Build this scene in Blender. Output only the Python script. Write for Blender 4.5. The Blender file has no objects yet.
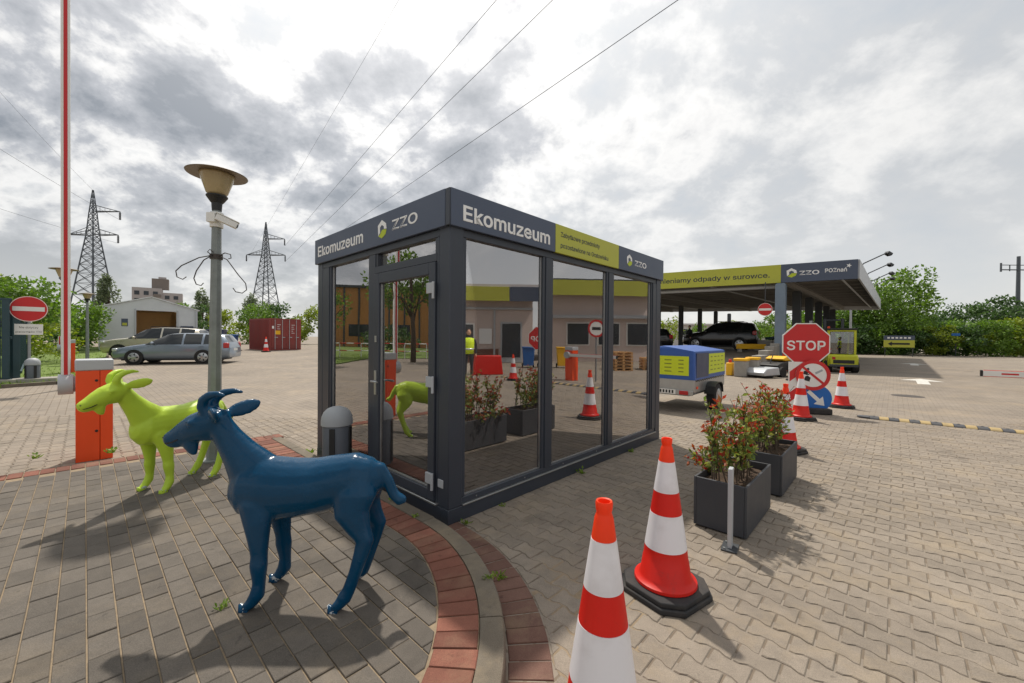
import bpy, bmesh, math, random
from mathutils import Vector, Matrix
R = math.radians
scene = bpy.context.scene
col = scene.collection
rnd = random.Random(7)

# ------------------------------------------------------------------ camera
CAM_H = 1.45
cam_data = bpy.data.cameras.new('camera')
cam_data.sensor_width = 36.0
cam_data.lens = 36.0 * 404 / 1024
cam_data.clip_start = 0.05
cam_data.clip_end = 2000
cam = bpy.data.objects.new('camera', cam_data)
col.objects.link(cam)
_p, _r = R(-0.5), R(0.5)
_F = Vector((0, math.cos(_p), math.sin(_p))); _R0 = Vector((1, 0, 0)); _U0 = _R0.cross(_F)
_Rt = _R0 * math.cos(_r) + _U0 * math.sin(_r); _U = _U0 * math.cos(_r) - _R0 * math.sin(_r)
cam.matrix_world = Matrix(((_Rt.x, _U.x, -_F.x, 0), (_Rt.y, _U.y, -_F.y, 0), (_Rt.z, _U.z, -_F.z, CAM_H), (0, 0, 0, 1)))
scene.camera = cam

# ------------------------------------------------------------------ sun and sky
SUN_EL, SUN_AZ = R(60), R(-17)
sun_dir = Vector((math.sin(SUN_AZ) * math.cos(SUN_EL), math.cos(SUN_AZ) * math.cos(SUN_EL), math.sin(SUN_EL)))
sd = bpy.data.lights.new('sun', 'SUN'); sd.energy = 4.0; sd.angle = R(1.5); sd.color = (1.0, 0.93, 0.83)
sun = bpy.data.objects.new('sun', sd); col.objects.link(sun)
sun.rotation_euler = sun_dir.to_track_quat('Z', 'Y').to_euler(); sun.location = (-10, 30, 60)

world = bpy.data.worlds.new('World'); scene.world = world; world.use_nodes = True
wt = world.node_tree; wt.nodes.clear()
def wn(t, **kw):
    n = wt.nodes.new(t)
    for k, v in kw.items(): setattr(n, k, v)
    return n
def wl(a, b): wt.links.new(a, b)
def wmath(op, a, b=None, clamp=False):
    n = wn('ShaderNodeMath', operation=op); n.use_clamp = clamp
    for i, v in enumerate((a, b)):
        if v is None: continue
        if isinstance(v, (int, float)): n.inputs[i].default_value = v
        else: wl(v, n.inputs[i])
    return n.outputs[0]
tc = wn('ShaderNodeTexCoord')
sep = wn('ShaderNodeSeparateXYZ'); wl(tc.outputs['Generated'], sep.inputs[0])
zc = wmath('ADD', wmath('MAXIMUM', sep.outputs[2], 0.0), 0.50)
px_ = wmath('DIVIDE', sep.outputs[0], zc); py_ = wmath('DIVIDE', sep.outputs[1], zc)
cmb = wn('ShaderNodeCombineXYZ'); wl(px_, cmb.inputs[0]); wl(py_, cmb.inputs[1]); cmb.inputs[2].default_value = 3.7
def wnoise(scale, detail, rough, dist, off):
    mp = wn('ShaderNodeMapping'); mp.inputs['Location'].default_value = off; wl(cmb.outputs[0], mp.inputs[0])
    n = wn('ShaderNodeTexNoise'); n.inputs['Scale'].default_value = scale; n.inputs['Detail'].default_value = detail
    n.inputs['Roughness'].default_value = rough; n.inputs['Distortion'].default_value = dist
    wl(mp.outputs[0], n.inputs['Vector']); return n.outputs['Fac']
CL_OFF = (7.3, 1.9, 0)
n_big = wnoise(1.25, 3, 0.5, 0.1, CL_OFF)
n_mid = wnoise(3.4, 13, 0.60, 0.1, (CL_OFF[0] + 5, CL_OFF[1], 1.3))
# cover is thicker to the west (left), a thin veil to the east (right)
side = wmath('MULTIPLY', px_, -0.065)
side = wmath('MINIMUM', wmath('MAXIMUM', side, -0.08), 0.08)
dens = wmath('ADD', wmath('ADD', wmath('MULTIPLY', n_big, 0.58), wmath('MULTIPLY', n_mid, 1.05)), 0.0)
amp = wmath('MINIMUM', wmath('MAXIMUM', wmath('SUBTRACT', 0.80, wmath('MULTIPLY', px_, 0.42)), 0.30), 1.05)
dens = wmath('ADD', wmath('ADD', wmath('MULTIPLY', wmath('SUBTRACT', dens, 0.825), amp), 0.52), side)
rampn = wn('ShaderNodeValToRGB'); wl(dens, rampn.inputs[0])
els = rampn.color_ramp.elements
els[0].position = 0.34; els[0].color = (0.46, 0.50, 0.54, 1)
els[1].position = 0.70; els[1].color = (0.17, 0.19, 0.215, 1)
for pos, c in ((0.44, (0.56, 0.57, 0.575, 1)), (0.51, (0.84, 0.825, 0.795, 1)), (0.545, (0.74, 0.73, 0.71, 1)), (0.60, (0.40, 0.41, 0.43, 1))):
    e = els.new(pos); e.color = c
# forward scattered light around the sun
vd = wn('ShaderNodeVectorMath', operation='DOT_PRODUCT'); wl(tc.outputs['Generated'], vd.inputs[0]); vd.inputs[1].default_value = sun_dir
glow = wmath('MULTIPLY', wmath('POWER', wmath('MAXIMUM', vd.outputs['Value'], 0.0), 5.0), 0.62)
gl = wn('ShaderNodeVectorMath', operation='SCALE'); gl.inputs[0].default_value = (1.0, 0.97, 0.92); wl(glow, gl.inputs['Scale'])
addc = wn('ShaderNodeVectorMath', operation='ADD'); 
hz_ = wmath('SUBTRACT', 1.0, wmath('MULTIPLY', wmath('MAXIMUM', sep.outputs[2], 0.0), 3.2), True)
hmix = wn('ShaderNodeMixRGB'); wl(wmath('MULTIPLY', hz_, 0.7), hmix.inputs[0]); wl(rampn.outputs[0], hmix.inputs[1]); hmix.inputs[2].default_value = (0.72, 0.71, 0.69, 1)
wl(hmix.outputs[0], addc.inputs[0]); wl(gl.outputs[0], addc.inputs[1])
sc10 = wn('ShaderNodeVectorMath', operation='SCALE'); wl(addc.outputs[0], sc10.inputs[0]); sc10.inputs['Scale'].default_value = 11.6
sky = wn('ShaderNodeTexSky'); sky.sky_type = 'NISHITA'; sky.sun_disc = False
sky.sun_elevation = SUN_EL; sky.sun_rotation = SUN_AZ
mixw = wn('ShaderNodeMixRGB'); mixw.inputs[0].default_value = 0.88
wl(sky.outputs[0], mixw.inputs[1]); wl(sc10.outputs[0], mixw.inputs[2])
bg = wn('ShaderNodeBackground'); bg.inputs['Strength'].default_value = 0.1; wl(mixw.outputs[0], bg.inputs[0])
wo = wn('ShaderNodeOutputWorld'); wl(bg.outputs[0], wo.inputs[0])

vs = scene.view_settings
vs.view_transform = 'Standard'; vs.look = 'None'; vs.exposure = 0.0; vs.gamma = 1.0; vs.use_curve_mapping = False
scene.render.engine = 'CYCLES'
scene.render.resolution_x = 1024; scene.render.resolution_y = 683
scene.cycles.max_bounces = 10; scene.cycles.transparent_max_bounces = 24

# ------------------------------------------------------------------ materials
def S(r, g, b):
    def f(c):
        c /= 255.0
        return c / 12.92 if c <= 0.04045 else ((c + 0.055) / 1.055) ** 2.4
    return (f(r), f(g), f(b), 1)
def scl(c, k): return (c[0] * k, c[1] * k, c[2] * k, 1)
class NT:
    def __init__(s, name):
        s.m = bpy.data.materials.new(name); s.m.use_nodes = True
        s.t = s.m.node_tree; s.b = s.t.nodes['Principled BSDF']; s.out = s.t.nodes['Material Output']
    def n(s, t, **kw):
        nd = s.t.nodes.new(t)
        for k, v in kw.items(): setattr(nd, k, v)
        return nd
    def l(s, a, b): s.t.links.new(a, b)
    def val(s, sock, v):
        if isinstance(v, (int, float, tuple)): sock.default_value = v
        else: s.l(v, sock)
    def math(s, op, a, b=0.0, clamp=False):
        nd = s.n('ShaderNodeMath', operation=op); nd.use_clamp = clamp
        s.val(nd.inputs[0], a); s.val(nd.inputs[1], b); return nd.outputs[0]
    def noise(s, scale, detail=4, rough=0.55, coord='Object', vec=None, dist=0.0):
        nd = s.n('ShaderNodeTexNoise'); nd.inputs['Scale'].default_value = scale
        nd.inputs['Detail'].default_value = detail; nd.inputs['Roughness'].default_value = rough; nd.inputs['Distortion'].default_value = dist
        if vec is None:
            if coord == 'World': vec = s.n('ShaderNodeNewGeometry').outputs['Position']
            else: vec = s.n('ShaderNodeTexCoord').outputs[coord]
        s.l(vec, nd.inputs['Vector']); return nd.outputs['Fac']
    def mix(s, f, a, b):
        nd = s.n('ShaderNodeMixRGB'); s.val(nd.inputs[0], f); s.val(nd.inputs[1], a); s.val(nd.inputs[2], b); return nd.outputs[0]
    def rng(s, v, a, b, c, d):
        nd = s.n('ShaderNodeMapRange'); s.val(nd.inputs[0], v)
        for i, q in enumerate((a, b, c, d)): nd.inputs[i + 1].default_value = q
        return nd.outputs[0]
    def hsv(s, c, v=1.0, sat=1.0, h=0.5):
        nd = s.n('ShaderNodeHueSaturation'); s.val(nd.inputs['Color'], c); s.val(nd.inputs['Value'], v); s.val(nd.inputs['Saturation'], sat); s.val(nd.inputs['Hue'], h); return nd.outputs[0]
    def bump(s, hgt, strength=0.3, dist=0.01):
        nd = s.n('ShaderNodeBump'); nd.inputs['Strength'].default_value = strength; nd.inputs['Distance'].default_value = dist
        s.l(hgt, nd.inputs['Height']); s.l(nd.outputs[0], s.b.inputs['Normal'])
M = {}
def mat(name, c, rough=0.6, metal=0.0, var=0.12, scale=6.0, bump=0.0, dirt=0.0, coat=0.0, spec=0.5):
    t = NT(name); b = t.b
    n1 = t.noise(scale, 6, 0.6)
    cc = t.hsv(c, t.rng(n1, 0.25, 0.75, 1 - var, 1 + var))
    if dirt:
        n2 = t.noise(scale * 0.45, 8, 0.7)
        cc = t.mix(t.math('MULTIPLY', t.rng(n2, 0.48, 0.72, 0, 1), dirt), cc, scl(S(110, 100, 88), 0.8))
    t.l(cc, b.inputs['Base Color'])
    t.val(b.inputs['Roughness'], t.rng(n1, 0.3, 0.7, max(0.02, rough - 0.06), min(1, rough + 0.08)))
    b.inputs['Metallic'].default_value = metal; b.inputs['Coat Weight'].default_value = coat
    b.inputs['Coat Roughness'].default_value = 0.08; b.inputs['Specular IOR Level'].default_value = spec
    if bump:
        t.bump(t.noise(scale * 12, 5, 0.6), bump, 0.004)
    M[name] = t.m; return t.m

mat('anthracite', S(54, 60, 70), 0.42, 0.0, 0.08, 3, 0.03, 0.05)
mat('navy_panel', S(72, 83, 103), 0.45, 0, 0.05, 2, 0, 0.04)
mat('lime_panel', S(178, 181, 64), 0.5, 0, 0.05, 2, 0, 0.05)
mat('white_print', S(235, 236, 235), 0.5, 0, 0.02)
mat('dark_print', S(60, 66, 66), 0.5, 0, 0.02)
mat('black_print', S(22, 22, 24), 0.5, 0, 0.02)
mat('lime_print', S(128, 138, 40), 0.5, 0, 0.02)
mat('logo_lime', S(180, 196, 40), 0.5, 0, 0.02)
mat('aluminium', S(176, 178, 178), 0.38, 0.85, 0.08, 8, 0.05, 0.1)
mat('galvanised', S(150, 155, 156), 0.5, 0.6, 0.16, 9, 0.1, 0.12)
mat('steel_dark', S(70, 74, 78), 0.55, 0.4, 0.15, 4, 0.05, 0.15)
mat('canopy_steel', S(132, 130, 126), 0.6, 0.0, 0.12, 2, 0, 0.15)
mat('steel_blue', S(120, 136, 152), 0.5, 0.2, 0.1, 3, 0.03, 0.15)
mat('lattice_steel', S(92, 98, 104), 0.7, 0.2, 0.1, 1)
mat('rubber', S(46, 46, 47), 0.85, 0, 0.2, 9, 0.3, 0.35)
mat('tyre', S(30, 30, 31), 0.85, 0, 0.15, 9, 0.1, 0.2)
mat('orange_paint', S(236, 76, 20), 0.45, 0, 0.05, 3, 0.02, 0.06)
mat('red_paint', S(196, 30, 32), 0.42, 0, 0.05, 3, 0, 0.04)
mat('red_tube', S(200, 40, 30), 0.5, 0, 0.05, 3, 0, 0.1)
mat('white_paint', S(226, 226, 222), 0.5, 0, 0.04, 3, 0, 0.08)
mat('road_paint', S(205, 203, 196), 0.8, 0, 0.1, 20, 0.2, 0.55)
mat('blue_sign', S(20, 100, 180), 0.42, 0, 0.05, 3, 0, 0.03)
mat('yellow_paint', S(236, 180, 24), 0.5, 0, 0.07, 4, 0.03, 0.1)
mat('bump_yellow', S(170, 148, 102), 0.75, 0, 0.12, 12, 0.3, 0.35)
mat('bump_black', S(74, 76, 80), 0.8, 0, 0.15, 12, 0.3, 0.35)
mat('forklift_yellow', S(186, 190, 34), 0.45, 0, 0.06, 3, 0.02, 0.1)
mat('grey_plastic', S(160, 164, 168), 0.55, 0, 0.06, 4, 0.04, 0.08)
mat('dark_plastic', S(92, 98, 107), 0.5, 0, 0.08, 4, 0.04, 0.06)
mat('black_plastic', S(26, 27, 29), 0.5, 0, 0.1, 4, 0.03, 0.06)
mat('light_grey_metal', S(176, 180, 184), 0.45, 0.1, 0.05, 3, 0.02, 0.08)
mat('planter_grey', S(62, 64, 69), 0.62, 0, 0.1, 5, 0.1, 0.12)
mat('soil', S(74, 58, 44), 0.95, 0, 0.35, 40, 0.8)
mat('concrete', S(152, 148, 140), 0.9, 0, 0.18, 5, 0.35, 0.3)
mat('kerb_concrete', S(128, 122, 113), 0.92, 0, 0.22, 9, 0.5, 0.35)
mat('teal_steel', S(38, 66, 74), 0.5, 0.1, 0.08, 3, 0, 0.08)
t = NT('tent_white'); n1 = t.noise(1.2, 6, 0.6); cc = t.hsv(S(222, 226, 230), t.rng(n1, 0.3, 0.7, 0.93, 1.04)); t.l(cc, t.b.inputs['Base Color']); t.b.inputs['Roughness'].default_value = 0.55
tr_ = t.n('ShaderNodeBsdfTranslucent'); tr_.inputs[0].default_value = S(230, 228, 222); mx_ = t.n('ShaderNodeMixShader'); mx_.inputs[0].default_value = 0.22
t.l(t.b.outputs[0], mx_.inputs[1]); t.l(tr_.outputs[0], mx_.inputs[2]); t.l(mx_.outputs[0], t.out.inputs[0]); M['tent_white'] = t.m
mat('tent_inside', S(196, 150, 96), 0.7, 0, 0.1, 2)
mat('container_red', S(134, 58, 54), 0.6, 0.0, 0.14, 2, 0.05, 0.18)
mat('blue_plastic', S(32, 92, 160), 0.5, 0, 0.08, 3, 0, 0.1)
mat('tarp_blue', S(44, 84, 156), 0.42, 0, 0.07, 3, 0.05, 0.06)
mat('tarp_navy', S(58, 66, 92), 0.45, 0, 0.06, 3)
mat('tarp_lime', S(200, 214, 34), 0.45, 0, 0.04, 3)
mat('apartment', S(166, 160, 158), 0.85, 0, 0.06, 0.3)
mat('apartment_dark', S(120, 112, 106), 0.85, 0, 0.1, 0.3)
mat('window_dark', S(48, 54, 60), 0.15, 0, 0.1, 1)
mat('car_bluegrey', S(130, 142, 156), 0.3, 0.55, 0.03, 1, 0, 0, 0.8)
mat('car_beige', S(205, 198, 182), 0.3, 0.55, 0.03, 1, 0, 0, 0.8)
mat('car_black', S(18, 19, 21), 0.28, 0.2, 0.05, 1, 0, 0, 0.8)
mat('car_glass', S(24, 30, 32), 0.05, 0, 0.05, 1, 0, 0, 0.6)
mat('headlight', S(200, 204, 206), 0.12, 0.3, 0.05, 6, 0, 0, 0.6)
mat('tail_red', S(176, 22, 24), 0.2, 0, 0.05, 4, 0, 0, 0.5)
mat('rim', S(176, 178, 180), 0.3, 0.8, 0.06, 6)
mat('bark', S(82, 70, 58), 0.95, 0, 0.25, 6, 0.6)
mat('pole_paint', S(134, 140, 138), 0.6, 0.35, 0.2, 9, 0.15, 0.2)
mat('lamp_amber', S(168, 150, 112), 0.22, 0.0, 0.1, 3, 0, 0, 0.4)
mat('lamp_hat', S(120, 108, 92), 0.4, 0.4, 0.1, 5)
mat('skin', S(196, 150, 124), 0.6, 0, 0.06)
mat('hivis', S(206, 232, 30), 0.6, 0, 0.05)
mat('reflective', S(200, 204, 206), 0.3, 0.3, 0.03)
mat('dark_cloth', S(34, 36, 42), 0.9, 0, 0.15)
mat('hair', S(48, 36, 28), 0.8, 0, 0.2)
mat('wall_render', S(206, 190, 182), 0.85, 0, 0.06, 1, 0.05, 0.1)
mat('warehouse_white', S(206, 200, 198), 0.8, 0, 0.05, 0.4, 0, 0.08)
mat('ochre_cladding', S(176, 122, 70), 0.75, 0, 0.08, 0.5)
mat('interior_wall', S(196, 190, 186), 0.8, 0, 0.06, 2)
mat('interior_floor', S(140, 116, 98), 0.55, 0, 0.2, 4)
mat('green_metal', S(124, 178, 128), 0.45, 0, 0.08, 4, 0.03, 0.15)
mat('wire', S(60, 64, 70), 0.6, 0.3, 0.02)
mat('iron', S(76, 70, 66), 0.7, 0.3, 0.2, 12)

# thin coated glazing
def glass(name, tint, base, dust_haze=0.0):
    t = NT(name); t.t.nodes.remove(t.b)
    tr = t.n('ShaderNodeBsdfTransparent'); tr.inputs[0].default_value = tint
    gl_ = t.n('ShaderNodeBsdfGlossy'); gl_.inputs['Roughness'].default_value = 0.0; gl_.inputs['Color'].default_value = (0.97, 0.95, 0.95, 1)
    fr = t.n('ShaderNodeFresnel'); fr.inputs['IOR'].default_value = 1.5
    f = t.math('ADD', fr.outputs[0], base, True)
    nz = t.noise(0.9, 2, 0.5)
    bp = t.n('ShaderNodeBump'); bp.inputs['Strength'].default_value = 0.05; bp.inputs['Distance'].default_value = 0.02
    t.l(nz, bp.inputs['Height']); t.l(bp.outputs[0], gl_.inputs['Normal'])
    mx = t.n('ShaderNodeMixShader'); t.l(f, mx.inputs[0]); t.l(tr.outputs[0], mx.inputs[1]); t.l(gl_.outputs[0], mx.inputs[2])
    df = t.n('ShaderNodeBsdfDiffuse'); df.inputs[0].default_value = (0.62, 0.58, 0.56, 1); nd_ = t.noise(1.7, 6, 0.65)  # diffuse film added to lay a pale, brightening haze over the panes
    m2 = t.n('ShaderNodeMixShader'); t.l(t.rng(nd_, 0.3, 0.75, dust_haze * 0.5, dust_haze * 1.6), m2.inputs[0]); t.l(mx.outputs[0], m2.inputs[1]); t.l(df.outputs[0], m2.inputs[2])
    t.l(m2.outputs[0], t.out.inputs[0]); M[name] = t.m
glass('kiosk_glass', (0.95, 0.96, 0.96, 1), 0.36, 0.016)
glass('clear_glass', (0.75, 0.8, 0.8, 1), 0.08)

def plastic(name, c, dirt):
    t = NT(name); oc = t.n('ShaderNodeTexCoord').outputs['Object']; n1 = t.noise(5, 6, 0.6, vec=oc); n2 = t.noise(16, 7, 0.75, vec=oc, dist=0.8)
    cc = t.hsv(c, t.rng(n1, 0.3, 0.7, 0.92, 1.06))
    cc = t.mix(t.math('MULTIPLY', t.rng(n2, 0.56, 0.74, 0, 1), dirt), cc, S(96, 70, 60))
    t.l(cc, t.b.inputs['Base Color']); t.val(t.b.inputs['Roughness'], t.rng(n1, 0.3, 0.7, 0.36, 0.52)); t.bump(n2, 0.06, 0.004)
    tr = t.n('ShaderNodeBsdfTranslucent'); t.l(cc, tr.inputs[0]); mx = t.n('ShaderNodeMixShader'); mx.inputs[0].default_value = 0.32
    t.l(t.b.outputs[0], mx.inputs[1]); t.l(tr.outputs[0], mx.inputs[2]); t.l(mx.outputs[0], t.out.inputs[0]); M[name] = t.m
plastic('cone_orange', S(248, 74, 26), 0.22)
plastic('cone_red', S(232, 38, 24), 0.28)
# reflective white sleeve of traffic cones: faint vertical facets of dirt
t = NT('cone_white'); n1 = t.noise(4, 6, 0.6); n2 = t.noise(300, 2, 0.5)
t.l(t.mix(t.math('MULTIPLY', t.rng(n1, 0.47, 0.72, 0, 1), 0.45), S(228, 226, 230), S(170, 162, 160)), t.b.inputs['Base Color'])
t.b.inputs['Roughness'].default_value = 0.35; t.bump(n2, 0.08, 0.001); M['cone_white'] = t.m

# paving
DIRT = S(158, 140, 112)
def paving(name, c, var, sand, speck=0.3, hue=0.0):
    t = NT(name)
    oi = t.n('ShaderNodeObjectInfo'); ge = t.n('ShaderNodeNewGeometry')
    r = t.math('FRACT', t.math('ADD', oi.outputs['Random'], ge.outputs['Random Per Island']))
    w = ge.outputs['Position']
    big = t.noise(0.7, 6, 0.65, vec=w); mid = t.noise(9, 6, 0.7, vec=w); fine = t.noise(240, 3, 0.7, vec=w)
    v = t.math('MULTIPLY', t.rng(r, 0, 1, 1 - var, 1 + var), t.rng(mid, 0.3, 0.7, 0.86, 1.12))
    v = t.math('MULTIPLY', v, t.rng(fine, 0.3, 0.7, 1 - speck, 1 + speck))
    v = t.math('MULTIPLY', v, t.rng(big, 0.3, 0.7, 0.86, 1.12))
    cc = t.hsv(c, v)
    if hue: cc = t.mix(t.math('MULTIPLY', t.math('FRACT', t.math('MULTIPLY', r, 7.3)), hue), cc, S(96, 62, 52))
    dn = t.noise(2.3, 8, 0.72, vec=w, dist=0.4)
    cc = t.mix(t.math('MULTIPLY', t.rng(dn, 0.50, 0.74, 0, 1), sand), cc, DIRT)
    so = t.noise(1.3, 7, 0.7, vec=w, dist=1.2); cc = t.hsv(cc, t.rng(so, 0.56, 0.74, 1.0, 0.66)); sp = t.noise(14, 2, 0.5, vec=w); cc = t.hsv(cc, t.rng(sp, 0.70, 0.74, 1.0, 0.72))
    t.l(cc, t.b.inputs['Base Color']); t.b.inputs['Roughness'].default_value = 0.88; t.b.inputs['Specular IOR Level'].default_value = 0.35
    t.bump(t.math('ADD', fine, t.math('MULTIPLY', mid, 1.5)), 0.35, 0.003); M[name] = t.m; return t.m
PAVE = S(134, 124, 112)
paving('paver', PAVE, 0.09, 0.45, 0.26)
paving('paving_brick', S(95, 89, 82), 0.18, 0.18, 0.32)
paving('red_brick', S(124, 80, 66), 0.26, 0.32, 0.28, 0.45)
paving('lower_brick', S(108, 82, 72), 0.15, 0.5, 0.25, 0.3)
paving('kerb_stone', S(108, 100, 88), 0.10, 0.5, 0.32)
mat('joint_sand', S(138, 122, 100), 0.95, 0, 0.25, 30, 0.6)

# ground sheet: sand joints near by, the same pavers as a flat pattern further away
t = NT('ground_paving')
w = t.n('ShaderNodeNewGeometry').outputs['Position']
mp = t.n('ShaderNodeMapping'); mp.inputs['Rotation'].default_value = (0, 0, R(43.4)); t.l(w, mp.inputs[0])
bk = t.n('ShaderNodeTexBrick'); t.l(mp.outputs[0], bk.inputs[0])
bk.inputs['Scale'].default_value = 1.0; bk.inputs['Brick Width'].default_value = 0.172; bk.inputs['Row Height'].default_value = 0.1225
bk.inputs['Mortar Size'].default_value = 0.007; bk.inputs['Mortar Smooth'].default_value = 0.3
bk.inputs['Color1'].default_value = scl(PAVE, 1.06); bk.inputs['Color2'].default_value = scl(PAVE, 0.92); bk.inputs['Mortar'].default_value = S(112, 100, 86)
big = t.noise(0.35, 7, 0.65, vec=w, dist=0.5); mid = t.noise(5, 6, 0.7, vec=w)
cc = t.hsv(bk.outputs[0], t.math('MULTIPLY', t.rng(big, 0.3, 0.7, 0.82, 1.14), t.rng(mid, 0.3, 0.7, 0.9, 1.1)))
dn = t.noise(0.8, 8, 0.7, vec=w, dist=0.6)
cc = t.mix(t.math('MULTIPLY', t.rng(dn, 0.5, 0.7, 0, 1), 0.35), cc, S(170, 152, 126))
so = t.noise(0.45, 7, 0.7, vec=w, dist=1.5); cc = t.hsv(cc, t.rng(so, 0.55, 0.75, 1.0, 0.72)); sp = t.noise(6, 2, 0.5, vec=w); cc = t.hsv(cc, t.rng(sp, 0.69, 0.74, 1.0, 0.75))
t.l(cc, t.b.inputs['Base Color']); t.b.inputs['Roughness'].default_value = 0.9
t.bump(bk.outputs['Fac'], 0.4, 0.004); t.t.nodes['Bump'].invert = True
M['ground_paving'] = t.m

# foliage
def leafmat(name, c, c2, var=0.35, trans=0.35):
    t = NT(name); oi = t.n('ShaderNodeObjectInfo'); ge = t.n('ShaderNodeNewGeometry')
    r = ge.outputs['Random Per Island']
    cc = t.mix(r, c, c2)
    cc = t.hsv(cc, t.rng(t.math('FRACT', t.math('MULTIPLY', r, 13.7)), 0, 1, 1 - var, 1 + var))
    t.l(cc, t.b.inputs['Base Color']); t.b.inputs['Roughness'].default_value = 0.55
    tr = t.n('ShaderNodeBsdfTranslucent'); t.l(t.hsv(cc, 1.4, 1.1), tr.inputs[0])
    mx = t.n('ShaderNodeMixShader'); mx.inputs[0].default_value = trans
    t.l(t.b.outputs[0], mx.inputs[1]); t.l(tr.outputs[0], mx.inputs[2]); t.l(mx.outputs[0], t.out.inputs[0]); M[name] = t.m
leafmat('leaf_mid', S(84, 112, 44), S(112, 142, 56))
leafmat('leaf_dark', S(52, 78, 40), S(78, 104, 52))
leafmat('leaf_bright', S(104, 122, 40), S(146, 160, 58))
leafmat('leaf_grey', S(92, 106, 78), S(112, 124, 92))
leafmat('leaf_shrub', S(92, 118, 56), S(146, 150, 74), 0.3, 0.35)
leafmat('leaf_red', S(176, 54, 46), S(140, 92, 52), 0.35, 0.35)
leafmat('grass_blade', S(96, 126, 40), S(130, 150, 60), 0.25, 0.3)
mat('lawn', S(98, 118, 48), 0.95, 0, 0.25, 3, 0.5)

# goats: glossy painted fibreglass, chipped at the hooves
def goatmat(name, c, rough):
    t = NT(name); oc = t.n('ShaderNodeTexCoord').outputs['Object']
    n1 = t.noise(7, 5, 0.6, vec=oc); n2 = t.noise(28, 4, 0.6, vec=oc)
    cc = t.hsv(c, t.rng(n1, 0.3, 0.7, 0.94, 1.06))
    sx = t.n('ShaderNodeSeparateXYZ'); t.l(oc, sx.inputs[0])
    chip = t.math('MULTIPLY', t.math('LESS_THAN', sx.outputs[2], 0.035), t.math('GREATER_THAN', n2, 0.57))
    cc = t.mix(chip, cc, S(180, 186, 190))
    sc = t.noise(3.2, 9, 0.8, vec=oc, dist=1.0)
    cc = t.mix(t.math('MULTIPLY', t.rng(sc, 0.62, 0.8, 0, 1), 0.10), cc, S(150, 150, 140))
    t.l(cc, t.b.inputs['Base Color']); t.val(t.b.inputs['Roughness'], t.rng(n1, 0.3, 0.7, rough - 0.04, rough + 0.08))
    t.b.inputs['Coat Weight'].default_value = 0.10; t.b.inputs['Coat Roughness'].default_value = 0.06; t.b.inputs['Specular IOR Level'].default_value = 0.22
    t.bump(t.math('ADD', n1, t.math('MULTIPLY', t.noise(22, 4, 0.6, vec=oc), 0.35)), 0.45, 0.014); M[name] = t.m
goatmat('goat_blue', S(0, 60, 92), 0.22)
goatmat('goat_green', S(176, 204, 62), 0.36)

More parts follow.
